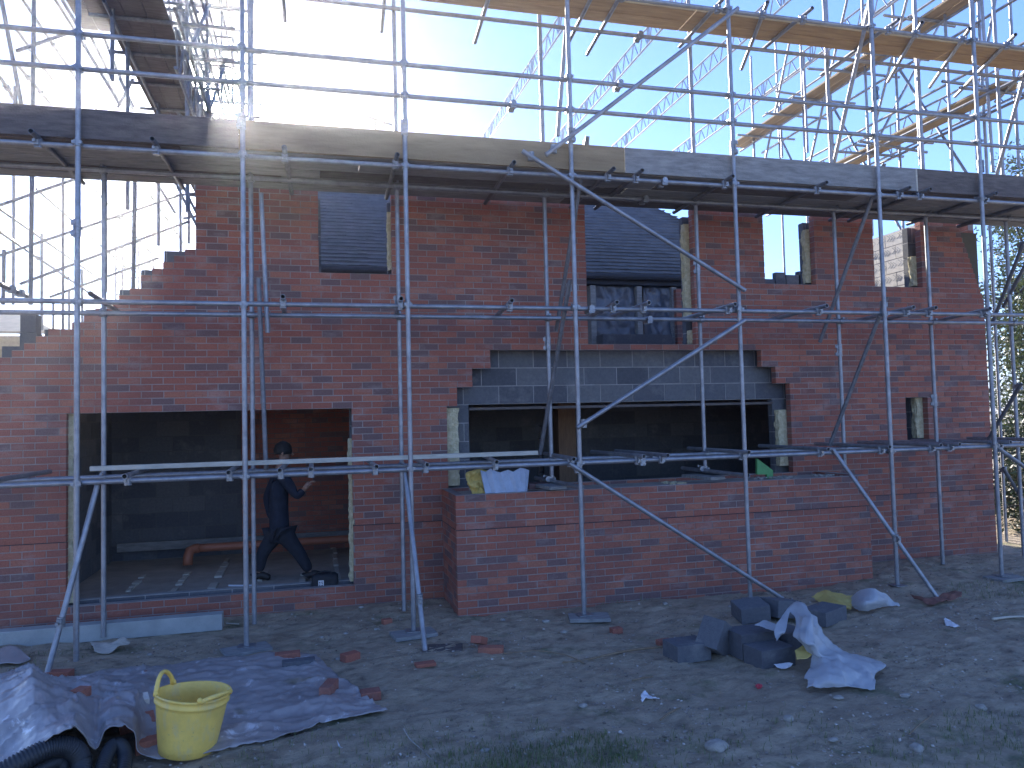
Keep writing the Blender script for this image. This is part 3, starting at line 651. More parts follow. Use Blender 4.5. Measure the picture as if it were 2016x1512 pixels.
# left hand return scaffold against the bright sky
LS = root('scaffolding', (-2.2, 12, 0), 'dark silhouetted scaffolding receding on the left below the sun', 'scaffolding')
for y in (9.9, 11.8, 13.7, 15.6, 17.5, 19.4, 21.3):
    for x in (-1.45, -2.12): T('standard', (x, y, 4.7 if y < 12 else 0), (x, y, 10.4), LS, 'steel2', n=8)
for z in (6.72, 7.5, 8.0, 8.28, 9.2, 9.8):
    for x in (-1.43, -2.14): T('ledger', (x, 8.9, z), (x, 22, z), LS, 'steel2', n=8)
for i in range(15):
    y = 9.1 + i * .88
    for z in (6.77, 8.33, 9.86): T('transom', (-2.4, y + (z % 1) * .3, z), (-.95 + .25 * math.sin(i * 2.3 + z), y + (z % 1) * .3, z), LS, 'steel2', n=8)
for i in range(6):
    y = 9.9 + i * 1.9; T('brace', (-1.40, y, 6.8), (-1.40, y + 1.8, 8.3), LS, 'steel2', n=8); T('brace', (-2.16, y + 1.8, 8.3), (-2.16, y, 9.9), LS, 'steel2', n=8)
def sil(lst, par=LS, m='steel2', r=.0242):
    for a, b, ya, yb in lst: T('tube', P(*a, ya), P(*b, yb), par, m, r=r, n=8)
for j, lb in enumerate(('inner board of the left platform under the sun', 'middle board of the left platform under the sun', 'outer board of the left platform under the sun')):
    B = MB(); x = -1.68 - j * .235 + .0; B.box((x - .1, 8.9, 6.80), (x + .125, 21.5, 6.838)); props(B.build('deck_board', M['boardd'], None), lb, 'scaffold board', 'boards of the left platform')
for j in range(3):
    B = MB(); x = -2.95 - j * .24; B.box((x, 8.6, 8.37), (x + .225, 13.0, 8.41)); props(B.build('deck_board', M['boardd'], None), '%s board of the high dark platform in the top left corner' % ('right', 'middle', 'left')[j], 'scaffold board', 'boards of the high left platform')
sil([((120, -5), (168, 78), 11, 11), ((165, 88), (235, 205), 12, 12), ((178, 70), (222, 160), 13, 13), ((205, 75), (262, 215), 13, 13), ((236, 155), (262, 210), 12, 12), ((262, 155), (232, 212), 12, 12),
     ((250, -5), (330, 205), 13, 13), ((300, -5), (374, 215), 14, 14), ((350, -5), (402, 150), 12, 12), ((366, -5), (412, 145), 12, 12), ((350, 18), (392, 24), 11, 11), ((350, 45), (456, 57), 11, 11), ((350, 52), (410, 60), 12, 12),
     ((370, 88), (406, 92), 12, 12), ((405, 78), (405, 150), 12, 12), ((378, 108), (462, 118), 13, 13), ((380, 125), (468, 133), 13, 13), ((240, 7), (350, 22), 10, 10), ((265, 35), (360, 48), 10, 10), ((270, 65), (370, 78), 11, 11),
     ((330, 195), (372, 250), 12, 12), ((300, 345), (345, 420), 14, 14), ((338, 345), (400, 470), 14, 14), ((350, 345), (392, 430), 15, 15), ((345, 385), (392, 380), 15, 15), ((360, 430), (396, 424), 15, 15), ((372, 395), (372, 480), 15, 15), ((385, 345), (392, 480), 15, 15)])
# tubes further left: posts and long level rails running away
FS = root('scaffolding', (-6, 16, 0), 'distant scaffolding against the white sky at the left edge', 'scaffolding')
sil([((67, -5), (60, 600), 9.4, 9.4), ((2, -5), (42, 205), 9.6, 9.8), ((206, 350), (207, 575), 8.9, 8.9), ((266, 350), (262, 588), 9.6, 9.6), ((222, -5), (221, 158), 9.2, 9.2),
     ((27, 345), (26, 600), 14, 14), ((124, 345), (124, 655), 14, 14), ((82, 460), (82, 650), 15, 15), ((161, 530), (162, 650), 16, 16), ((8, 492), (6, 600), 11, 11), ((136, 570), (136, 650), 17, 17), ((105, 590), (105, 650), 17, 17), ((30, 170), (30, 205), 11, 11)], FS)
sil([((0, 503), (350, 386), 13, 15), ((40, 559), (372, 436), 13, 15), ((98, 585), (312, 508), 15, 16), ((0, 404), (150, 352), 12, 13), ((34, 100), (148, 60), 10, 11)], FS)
for a, b, z in (((0, 412), (196, 549), 5.6), ((72, 372), (255, 533), 6.3), ((185, 370), (305, 508), 6.6), ((292, 378), (366, 486), 6.6), ((0, 457), (172, 574), 5.1), ((0, 560), (52, 583), 3.4),
                ((28, 52), (108, 163), 8.2), ((28, 120), (100, 205), 7.4), ((42, -5), (190, 215), 8.4), ((106, -5), (245, 215), 8.4), ((0, 152), (36, 205), 6.7)):
    p = Q(*a, z); q = Q(*b, z)
    if q.y > 26: q = p + (q - p) * ((26 - p.y) / (q.y - p.y))
    o = T('rail', p, q, FS, 'steel2', n=8); fit(CM, 'coupler', o, p.lerp(q, .35)); fit(CM, 'coupler', o, p.lerp(q, .7))
# lattice tower far behind
TW = root('access_tower', (-5.2, 22, 0), 'slim scaffold tower with crossed braces far behind on the left', 'tower')
def tw(u, v, Y): return P(u, v, Y)
legs = []
for u, Y in ((228, 22), (241, 22.9), (273, 22), (302, 22.5)):
    top = P(u, 425, Y); bot = P(u, 700, Y); bot.z = 0; bot.x = top.x
    T('leg', bot, top, TW, 'steel2', n=6); legs.append((top, bot))
for i in range(9):
    for a, b in ((0, 1), (2, 3), (1, 3), (0, 2)):
        t = .35 * i; pa = legs[a][0] - Vector((0, 0, t)); pb = legs[b][0] - Vector((0, 0, t + .35)); T('cross_brace', pa, pb, TW, 'steel2', r=.016, n=5) if (i + a) % 2 else T('rung', pa, Vector((pb.x, pb.y, pa.z)), TW, 'steel2', r=.018, n=5)
# a pale roof beyond the racked wall end
SH = root('shed', (-6.5, 19, 0), 'pale tan pitched roof of an outbuilding beyond the left wall end', 'shed')
mb = MB(); a = P(-60, 640, 18); b = P(112, 655, 18); z1 = P(20, 612, 20).z
mb.v += [Vector(q) for q in ((a.x - 3, 18, b.z), (b.x, 18, b.z), (P(25, 612, 20).x, 20, z1), (a.x - 3, 20, z1), (b.x, 22, b.z))]
mb.f += [(0, 1, 2, 3), (1, 4, 2)]; mb.t += [0, 0]; mb.mi += [0, 0]; solid(mb.build('roof', M['tan'], SH), .06)
mb = MB(); mb.box((a.x - 3, 18.2, 0), (b.x - .25, 21.8, b.z - .05)); mb.build('wall', M['boardy'], SH)
# loose block post at the racked end
for (u0, v0, u1, v1, lb) in ((5, 682, 40, 714, 'grey block on the lowest step of the racked wall end'), (40, 655, 74, 690, 'lower grey block of the upright pair on the racked wall end'), (41, 618, 72, 655, 'upper grey block of the upright pair on the racked wall end')):
    a = P(u0, v0, 9.05); b = P(u1, v1, 9.05); B = MB(); B.box((a.x, 9.03, b.z + .001), (b.x, 9.2, a.z - .001)); props(B.build('block', M['block'], None, tone=True, bevel=.004), lb, 'concrete block', 'blocks on the wall')

# ------------------------------------------------------------------ things on the ground
def gz(x, y): return gh(x, y)
def onto(px, py):
    p = Q(px, py, 0.0)
    for _ in range(3): p = Q(px, py, gz(p.x, p.y))
    return p
B = MB(); a = P(-60, 1240, 8.5); b = P(438, 1238, 8.5)
B.box((a.x, 8.46, -.02), (b.x, 8.62, .145)); o = B.build('concrete_lintel', M['concrete'], None, bevel=.006)
props(o, 'long pale concrete lintel lying on the ground along the foot of the left wall', 'lintel')

def brick(px, py, rz, label, size=(.215, .1025, .065), tilt=(0, 0), m='brick', tone=.8, lift=0.0, name='brick', cat='brick', group='loose bricks'):
    p = onto(px, py); B = MB(); sx, sy, sz = size
    rot = Matrix.Rotation(rz, 3, 'Z') @ Matrix.Rotation(tilt[0], 3, 'X') @ Matrix.Rotation(tilt[1], 3, 'Y')
    zz = p.z + sz / 2 * abs(math.cos(tilt[0]) * math.cos(tilt[1])) + sy / 2 * abs(math.sin(tilt[0])) + sx / 2 * abs(math.sin(tilt[1])) + lift - .004
    c = Vector((p.x, p.y + sy * .3, zz))
    B.box(c - Vector((sx, sy, sz)) / 2, c + Vector((sx, sy, sz)) / 2, tone, rot)
    return props(B.build(name, M[m], None, tone=True, bevel=.005), label, cat, group)
brick(268, 1352, .22, 'red brick lying flat on the tarpaulin left of the yellow tub', lift=.035)
brick(113, 1337, -.2, 'red brick against the foot of the sloping tube at the back edge of the tarpaulin', tone=.75)
brick(155, 1440, 1.2, 'red brick end poking over the hump of the tarpaulin', lift=.22, size=(.12, .09, .065))
brick(222, 1432, -.9, 'dark red brick tipped against the buff brick on the tarpaulin', lift=.07, tilt=(.3, .1), tone=.6)
brick(258, 1425, .3, 'buff coloured brick on top of the small heap on the tarpaulin', lift=.10, tilt=(.2, 0), m='pblock', tone=.9)
brick(268, 1446, .35, 'red brick under the buff brick on the tarpaulin', lift=.02, tilt=(.5, .0), tone=.8)
brick(300, 1482, .25, 'red brick half hidden by the left side of the yellow tub', lift=.01, tone=.85, size=(.215, .1025, .08))
brick(566, 1300, .05, 'red brick at the back of the tarpaulin behind the grey one', tone=.9)
brick(588, 1317, .05, 'grey concrete brick at the back edge of the tarpaulin', m='block', tone=.35, size=(.27, .10, .075))
brick(648, 1378, 1.25, 'orange brick standing on its long edge near the right end of the tarpaulin', size=(.215, .09, .1025 + .02), tone=.95)
brick(730, 1378, .05, 'orange brick end on the right corner of the tarpaulin', size=(.15, .12, .065), tone=.98)
brick(945, 1275, 1.0, 'dark red brick tipped up on the mud in front of the bay corner', tilt=(0, .35), tone=.7, size=(.19, .1, .065))
brick(968, 1288, -.35, 'red brick lying flat on the mud, touching the tipped one', tone=.85, size=(.22, .1, .065))
brick(690, 1302, .5, 'maroon brick piece behind the tarpaulin', tone=.55, size=(.15, .1, .07))
brick(762, 1228, .3, 'small orange brick fragment beside the posts left of the bay', tone=.9, size=(.10, .07, .05))
brick(1215, 1247, .1, 'orange brick fragment right of the foot board in front of the bay', tone=.97, size=(.11, .08, .055))
brick(1310, 1270, .1, 'orange brick fragment at the left end of the block heap', tone=.95, size=(.14, .08, .05))
brick(838, 1312, .1, 'flat orange brick fragment half sunk in the mud below the leaning tube', tone=.97, size=(.17, .09, .03))
def cblock(px, py, sx, sy, sz, rz, label, tilt=(0, 0), lift=0, tone=.3): brick(px, py, rz, label, (sx, sy, sz), tilt, 'block', tone, lift, 'concrete_block', 'concrete block', 'heap of grey blocks')
cblock(1361, 1300, .33, .26, .15, .06, 'grey block at the left end of the heap, lying flat', tone=.5)
cblock(1418, 1300, .26, .21, .26, .55, 'grey block tipped onto its corner, second from the left in the heap', tilt=(.1, .55), tone=.6)
cblock(1490, 1292, .37, .27, .215, .05, 'big upright grey block in the middle of the heap', tone=.2)
cblock(1525, 1312, .34, .24, .16, .1, 'front grey block of the heap, left of the white bag', tone=.3)
cblock(1487, 1226, .30, .27, .155, -.15, 'back left grey block of the heap', tilt=(.12, -.1), tone=.6)
cblock(1545, 1222, .33, .27, .17, .25, 'back grey block behind the peak of the white bag', tilt=(-.05, .15), tone=.55)
cblock(1560, 1286, .26, .22, .2, .3, 'grey block under the standing part of the white bag', tone=.25)
cblock(1633, 1226, .42, .26, .14, .45, 'grey block apart on the right, below the yellow and white bag', tone=.5)

# tarpaulin
cols = [((-140, 1372), (-120, 1600), .0, .0, .12), ((0, 1345), (10, 1535), .06, .10, .24), ((60, 1341), (70, 1482), .12, .22, .22), ((95, 1340), (118, 1452), .04, .30, .10), ((150, 1334), (150, 1441), .01, .30, .05),
        ((200, 1327), (186, 1478), .01, .12, .13), ((250, 1319), (212, 1437), .01, .20, .05), ((290, 1313), (262, 1440), .01, .17, .06), ((330, 1310), (276, 1486), .01, .03, .08), ((400, 1303), (340, 1490), .01, .01, .03),
        ((470, 1296), (430, 1479), .01, .01, .02), ((560, 1291), (560, 1448), .01, .01, .02), ((612, 1291), (650, 1420), .01, .01, .02), ((640, 1312), (720, 1408), .01, .01, .015), ((684, 1347), (763, 1398), .01, .012, .01)]
CB = [Q(*c[0], c[2]) for c in cols]; CF = [Q(*c[1], c[3]) for c in cols]
def crm(pts, t):
    n = len(pts) - 1; t = max(0, min(.99999, t)) * n; i = int(t); f = t - i
    p0, p1, p2, p3 = (pts[max(i - 1, 0)], pts[i], pts[i + 1], pts[min(i + 2, n)])
    return .5 * ((2 * p1) + (p2 - p0) * f + (2 * p0 - 5 * p1 + 4 * p2 - p3) * f * f + (3 * p1 - p0 - 3 * p2 + p3) * f ** 3)
def tarp(u, v):
    a = crm(CB, u); b = crm(CF, u); p = a.lerp(b, v); k = u * (len(cols) - 1); i = min(int(k), len(cols) - 2); am = cols[i][4] * (1 - k + i) + cols[i + 1][4] * (k - i)
    p.z += am * math.sin(math.pi * min(1, v * 1.02)) + gz(p.x, p.y) * .8
    q = Vector((p.x, p.y, 0))
    w_ = (1 - abs(noise.noise(Vector((q.x * 1.0 + q.y * .9, q.y * 1.5 - q.x * .9, 3)))) * 2) ** 9
    w2 = (1 - abs(noise.noise(Vector((q.x * 1.6 - q.y * 1.9, q.y * 2.2 + q.x * 1.5, 8)))) * 2) ** 13
    amp = .032 if u < .5 else .016
    p.z += amp * max(0, w_) + amp * .8 * max(0, w2) + .012 * noise.noise(q * 3.1) + .0025 * noise.noise(q * 11) + .014
    p.y += .02 * noise.noise(Vector((q.x * 6, v * 3, 5)))
    return p
B = MB(); B.grid(tarp, 260, 90); o = B.build('tarpaulin', M['tarp'], None, smooth=True); solid(o, .004)
props(o, 'crumpled blue grey plastic sheet spread on the mud at lower left, humped over black pipes', 'tarpaulin')
def tarp_mat():
    n = M['tarp'].node_tree; b = n.nodes['Principled BSDF']; A = n.nodes.new; K = n.links.new
    old = b.inputs['Base Color'].links[0].from_socket; geo = A('ShaderNodeNewGeometry')
    t = A('ShaderNodeTexNoise'); t.inputs['Scale'].default_value = 4.5; t.inputs['Detail'].default_value = 9; t.inputs['Roughness'].default_value = .7; t.inputs['Distortion'].default_value = .8; K(geo.outputs['Position'], t.inputs['Vector'])
    r = A('ShaderNodeValToRGB'); r.color_ramp.elements[0].position = .59; r.color_ramp.elements[1].position = .66; K(t.outputs[0], r.inputs[0])
    mx_ = A('ShaderNodeMix'); mx_.data_type = 'RGBA'; K(r.outputs[0], mx_.inputs[0]); K(old, mx_.inputs[6]); mx_.inputs[7].default_value = (.66, .65, .64, 1)
    t2 = A('ShaderNodeTexNoise'); t2.inputs['Scale'].default_value = 2.7; t2.inputs['Detail'].default_value = 5; mp = A('ShaderNodeMapping'); mp.inputs['Location'].default_value = (7, 3, 1); K(geo.outputs['Position'], mp.inputs[0]); K(mp.outputs[0], t2.inputs['Vector'])
    r2 = A('ShaderNodeValToRGB'); r2.color_ramp.elements[0].position = .64; r2.color_ramp.elements[1].position = .70; K(t2.outputs[0], r2.inputs[0])
    m2 = A('ShaderNodeMix'); m2.data_type = 'RGBA'; K(r2.outputs[0], m2.inputs[0]); K(mx_.outputs[2], m2.inputs[6]); m2.inputs[7].default_value = (.22, .19, .14, 1); K(m2.outputs[2], b.inputs['Base Color'])
tarp_mat()
# ribbed pipes
def ribbed(pts, r, label):
    pts = [Q(x, y, z) for x, y, z in pts]; fine = []; n = 260; rr = []
    for i in range(n + 1): fine.append(crm(pts, i / n)); rr.append(r * (1 + (.07 if (i // 2) % 2 else -.05)))
    B = MB(); B.path(fine, rr, 14); return props(B.build('ribbed_pipe', M['pipe'], None, smooth=True), label, 'pipe', 'black ribbed pipes under the sheet')
ribbed([(-90, 1600, .05), (-30, 1545, .12), (40, 1500, .2), (100, 1472, .23), (140, 1472, .2), (160, 1500, .1), (150, 1550, .02), (110, 1600, .0)], .055, 'outer thick black ribbed pipe arching out from under the plastic sheet')
ribbed([(-20, 1600, .0), (40, 1545, .08), (85, 1512, .12), (118, 1500, .12), (122, 1530, .04), (100, 1580, .0)], .045, 'inner black ribbed pipe curled inside the big pipe arch')
ribbed([(190, 1560, .02), (205, 1500, .07), (222, 1468, .10), (240, 1470, .09), (246, 1500, .04), (236, 1560, .02)], .04, 'thin black ribbed pipe loop between the big arch and the yellow tub')

# yellow tub
tb = onto(368, 1482); tb.z += .012; TB = root('rubber_tub', tb, 'yellow flexible rubber tub with two handles standing on the blue grey sheet', 'bucket')
TILT = Matrix.Rotation(R(6), 3, 'Y')
def tub(prof, name, n=56, closed=False):
    B = MB(); i0 = 0
    for r, z in prof:
        for k in range(n):
            t = 2 * math.pi * k / n; B.v.append(tb + TILT @ Vector((r * math.cos(t) * (1 + .05 * (z / .37)), r * math.sin(t) * (1 - .04 * (z / .37)), z + .006 * math.sin(2 * t + .6) * (z / .37))))
    for j in range(len(prof) - 1):
        for k in range(n):
            k2 = (k + 1) % n; B.f.append((j * n + k, j * n + k2, (j + 1) * n + k2, (j + 1) * n + k)); B.t.append(0); B.mi.append(0)
    return B
tub([(0, 0), (.155, 0), (.172, .012), (.182, .08), (.195, .18), (.208, .30), (.212, .318), (.220, .322), (.220, .334), (.213, .338), (.216, .362), (.224, .366), (.225, .376), (.216, .380), (.209, .372), (.203, .30), (.178, .05), (.165, .02), (0, .02)], 'body').build('body', M['yellow'], TB, smooth=True)
for ang, lean, up in ((R(165), -.3, 1), (R(-38), 1.15, 1)):
    pts = []; rr = []
    for i in range(25):
        s = i / 24; a = ang + (s - .5) * 1.15; h = .115 * math.sin(math.pi * s) ** .62
        base = Vector((.226 * math.cos(a), .216 * math.sin(a), .372)); out = Vector((math.cos(ang), math.sin(ang), 0)); inn_ = -out if lean < 0 else -out
        off = (Vector((0, 0, 1)) * math.cos(lean) + inn_ * -math.sin(lean) * (1 if lean > 0 else .5)) * h
        if lean > 0: off = Vector((0, 0, 1)) * h * .35 - out * h * .95 * 0 + out * h * .25
        pts.append(tb + TILT @ (base + off)); rr.append(.013 + .004 * abs(s - .5))
    B = MB(); B.path(pts, rr, 10); B.build('handle', M['yellow'], TB, smooth=True)
    for s in (-1, 1):
        a = ang + s * .60; c = tb + TILT @ Vector((.224 * math.cos(a), .214 * math.sin(a), .383)); B = MB(); B.path([c + Vector((0, 0, -.012)), c + Vector((0, 0, .008)), c + Vector((0, 0, .02))], [.017, .017, .006], 10); B.build('lug', M['yellow'], TB, smooth=True)

# plastic bags: draped sheets through control rows
def sheet(name, m, rows, label=None, cat=None, seed=0, amp=.02, nu=44, nv=40, parent=None, th=.003, loc_=None):
    G_ = [[(Q(x, y, z)) for x, y, z in r] for r in rows]
    def f(u, v):
        p = crm([crm(r, v) for r in G_], u)
        d = amp * (1 - abs(noise.noise(Vector((p.x * 7 + seed, p.y * 3, p.z * 9)))) * 2.4) + amp * .5 * noise.fractal(p * 16 + Vector((seed, 0, 0)), .7, 2, 3)
        p = p + Vector((.25 * d, -.5 * d, d)); p.z = max(p.z, gz(p.x, p.y) + .004)
        e = .6 * amp * noise.noise(Vector((u * 9, v * 9, seed)))
        return p + Vector((e, 0, e * .3))
    B = MB(); B.grid(f, nu, nv); o = B.build(name, M[m], parent, smooth=True); solid(o, th)
    if label: props(o, label, cat)
    return o
BG = root('plastic_bag', onto(1650, 1330), 'torn white plastic sack with a tall pointed fold lying beside the grey blocks', 'plastic bag')
sheet('bag_film', 'bag', [[(1551, 1198, .36), (1568, 1184, .40), (1586, 1196, .38)], [(1566, 1228, .30), (1590, 1216, .36), (1606, 1222, .30)], [(1561, 1256, .24), (1592, 1262, .26), (1618, 1246, .2)], [(1590, 1280, .16), (1612, 1282, .18), (1646, 1276, .07)],
      [(1596, 1306, .08), (1645, 1300, .12), (1702, 1298, .03)], [(1584, 1334, .05), (1650, 1324, .10), (1741, 1313, .03)], [(1588, 1346, .03), (1650, 1342, .07), (1722, 1330, .03)], [(1586, 1358, .01), (1650, 1358, .01), (1722, 1358, .01)]], seed=1, amp=.024, parent=BG)
sheet('bag_flap', 'bag', [[(1551, 1198, .36), (1568, 1184, .40)], [(1538, 1216, .32), (1554, 1208, .34)], [(1524, 1238, .27), (1546, 1244, .26)], [(1528, 1264, .2), (1538, 1250, .22)]], seed=2, amp=.008, nu=24, nv=14, parent=BG)
sheet('bag_flap', 'bag', [[(1484, 1232, .28), (1504, 1222, .28), (1526, 1230, .27)], [(1500, 1234, .26), (1516, 1240, .25), (1534, 1246, .25)]], seed=3, amp=.008, nu=12, nv=24, parent=BG)
sheet('inner_lining', 'bagy', [[(1560, 1196, .34), (1578, 1200, .34)], [(1572, 1214, .32), (1584, 1216, .32)], [(1580, 1232, .3), (1588, 1228, .3)]], seed=4, amp=.006, nu=14, nv=8, parent=BG)
sheet('inner_lining', 'bagy', [[(1564, 1282, .15), (1584, 1270, .17), (1604, 1268, .17)], [(1568, 1300, .10), (1590, 1296, .12), (1606, 1282, .14)]], seed=5, amp=.008, nu=12, nv=20, parent=BG)
BH = root('plastic_bag', onto(1700, 1200), 'yellow and white plastic bag lying by the foot of the wall beyond the blocks', 'plastic bag')
sheet('bag_film', 'bag', [[(1672, 1180, .06), (1692, 1164, .16), (1716, 1160, .2), (1745, 1172, .12), (1770, 1192, .02)], [(1676, 1192, .04), (1700, 1186, .12), (1725, 1182, .13), (1748, 1186, .06), (1771, 1193, .015)], [(1682, 1200, .02), (1700, 1204, .02), (1722, 1200, .02), (1745, 1194, .015), (1770, 1195, .01)]], seed=6, amp=.014, parent=BH)
sheet('printed_part', 'bagy', [[(1596, 1178, .03), (1620, 1164, .10), (1650, 1170, .10), (1682, 1174, .08)], [(1606, 1182, .02), (1630, 1180, .06), (1655, 1184, .07), (1680, 1186, .05)], [(1624, 1194, .02), (1640, 1190, .04), (1658, 1196, .03), (1674, 1202, .02)]], seed=7, amp=.018, parent=BH)
sheet('rag', 'rust', [[(1790, 1172, .04), (1830, 1180, .03), (1860, 1168, .05), (1895, 1164, .08)], [(1800, 1180, .01), (1835, 1190, .01), (1868, 1182, .02), (1892, 1176, .03)]], 'brown twisted rag on the mud at the foot of the right hand raking tube', 'rag', 8, .02, 20, 40)
sheet('paper_scrap', 'plank', [[(178, 1262, .03), (215, 1266, .03), (240, 1256, .06), (256, 1264, .02)], [(186, 1284, .01), (215, 1285, .01), (236, 1272, .02), (254, 1270, .01)]], 'torn pale paper scrap in front of the concrete lintel', 'paper', 9, .012, 12, 30)
sheet('slate_piece', 'tarp', [[(-12, 1286, .05), (14, 1272, .09), (36, 1276, .08), (60, 1296, .03)], [(-10, 1310, .01), (16, 1306, .02), (40, 1306, .02), (60, 1300, .01)]], 'folded blue grey plastic scrap on the mud at the left edge', 'plastic scrap', 10, .006, 12, 20)
sheet('cloth_scrap', 'white', [[(1264, 1364, .03), (1272, 1356, .05), (1280, 1366, .03)], [(1260, 1376, .015), (1268, 1368, .03), (1290, 1376, .02)], [(1264, 1384, .01), (1274, 1376, .015), (1297, 1380, .01)]], 'small crumpled white scrap in the middle of the open mud', 'scrap', 11, .02, 18, 20)
sheet('cloth_scrap', 'white', [[(1856, 1222, .03), (1870, 1218, .04), (1880, 1226, .03)], [(1862, 1232, .01), (1876, 1236, .01), (1888, 1236, .01)]], 'small white scrap on the dark mud right of the bags', 'scrap', 12, .02, 14, 16)
sheet('cloth_scrap', 'white', [[(1522, 1310, .02), (1545, 1306, .03), (1560, 1308, .03)], [(1530, 1316, .01), (1545, 1318, .01), (1556, 1314, .01)]], 'small pale scrap in front of the grey block heap', 'scrap', 13, .01, 12, 18)
sheet('plastic_shard', 'white', [[(663, 1462, .02), (666, 1470, .02)], [(669, 1472, .01), (674, 1476, .01)]], 'thin white plastic shard on the mud below the tarpaulin', 'plastic shard', 14, .002, 8, 6)
c = onto(1494, 1356); B = MB()
for k in range(5):
    t = k * 1.256; B.tube(c + Vector((.0, 0, .018)), c + Vector((.026 * math.cos(t), .02 * math.sin(t), .022)), .010, 7, False)
B.tube(c, c + Vector((0, 0, .035)), .014, 8, False); props(B.build('red_cap', M['red'], None), 'small bright red plastic cap on the mud below the block heap', 'cap')

# sticks and wires
def stick(pts, r, label, m='twig', name='stick', cat='stick'):
    q = [onto(x, y) + Vector((0, 0, dz)) for x, y, dz in pts]; fine = [crm(q, i / 30) for i in range(31)]; B = MB(); B.path(fine, [r * (1 - .4 * i / 30) for i in range(31)], 7); props(B.build(name, M[m], None, smooth=True), label, cat)
stick([(1328, 1278, .03), (1240, 1287, .03), (1150, 1302, .01), (1108, 1306, .01)], .012, 'long straight stick reaching from the block heap towards the middle of the mud')
stick([(1150, 1308, .01), (1115, 1297, .03), (1060, 1288, .03), (1000, 1290, .02), (990, 1291, .02)], .006, 'thin curved twig crossing the long stick')
stick([(795, 1450, .05), (808, 1462, .02), (830, 1480, .015), (851, 1499, .01)], .005, 'bent pale wire on the mud below the tarpaulin', 'stone', 'wire', 'wire')
stick([(1790, 1452, .02), (1815, 1432, .03), (1834, 1418, .03), (1836, 1408, .02)], .005, 'thin twig near the lower right corner')
stick([(1300, 1420, .01), (1320, 1408, .02), (1340, 1396, .01)], .007, 'short brown twig on the mud below the white scrap')
stick([(1245, 1342, .01), (1262, 1340, .02), (1285, 1334, .01)], .007, 'short dark twig above the white scrap')
stick([(1955, 1225, .03), (1985, 1221, .03), (2030, 1217, .02)], .014, 'pale stick on the dark mud at the right edge', 'plank')
stick([(446, 1231, .02), (470, 1232, .02)], .010, 'short pale wood splinter right of the concrete lintel', 'plank')
# stones one can pick out
rs = random.Random(11)
def stone(px, py, s, label):
    p = onto(px, py); bm = bmesh.new(); bmesh.ops.create_icosphere(bm, subdivisions=3, radius=1)
    s *= .8; sc_ = Vector((s * rs.uniform(.9, 1.4), s * rs.uniform(.7, 1.1), s * rs.uniform(.5, .75))); o_ = Vector((px, py, 1)) * .37
    for v in bm.verts:
        d = 1 + .28 * noise.noise(v.co * 1.3 + o_) + .10 * noise.noise(v.co * 3.3 + o_); v.co = Vector((v.co.x * sc_.x, v.co.y * sc_.y, v.co.z * sc_.z)) * d + p + Vector((0, 0, sc_.z * .45))
    props(new('stone', bm, M['stone'], smooth=True), label, 'stone', 'larger stones on the mud')
for a in ((1412, 1476, .075, 'large pale stone at the bottom edge, below the white scrap'), (1148, 1392, .035, 'yellowish flat stone left of the small white scrap'), (1552, 1418, .045, 'pale stone below the white plastic sack'), (1782, 1372, .04, 'pale oval stone right of the white sack'),
          (1932, 1396, .045, 'pale flat stone near the right edge'), (1805, 1478, .05, 'rounded stone near the bottom right corner'), (712, 1197, .035, 'round pale stone at the foot of the wall left of the bay'), (680, 1249, .04, 'flat grey stone in the rubble behind the tarpaulin'),
          (742, 1240, .035, 'oval pale stone near the posts left of the bay'), (668, 1300, .035, 'white stone beside the maroon brick piece'), (990, 1222, .03, 'small round stone at the foot of the bay'), (1075, 1225, .045, 'upright pale stone left of the bay foot board'),
          (1110, 1246, .03, 'small pale stone just below the bay foot board'), (955, 1480, .035, 'white pebble in the grass at the bottom'), (634, 1257, .03, 'oval cream stone behind the tarpaulin'), (295, 1290, .03, 'flat pale stone in front of the paper scrap'),
          (1650, 1375, .035, 'pale stone just below the sack edge'), (1310, 1190, .035, 'pale stone near the foot of the bay wall'), (1640, 1458, .03, 'small pale stone in the lower right mud'), (1440, 1196, .04, 'pale lump of mortar near the back of the block heap')):
    stone(*a)
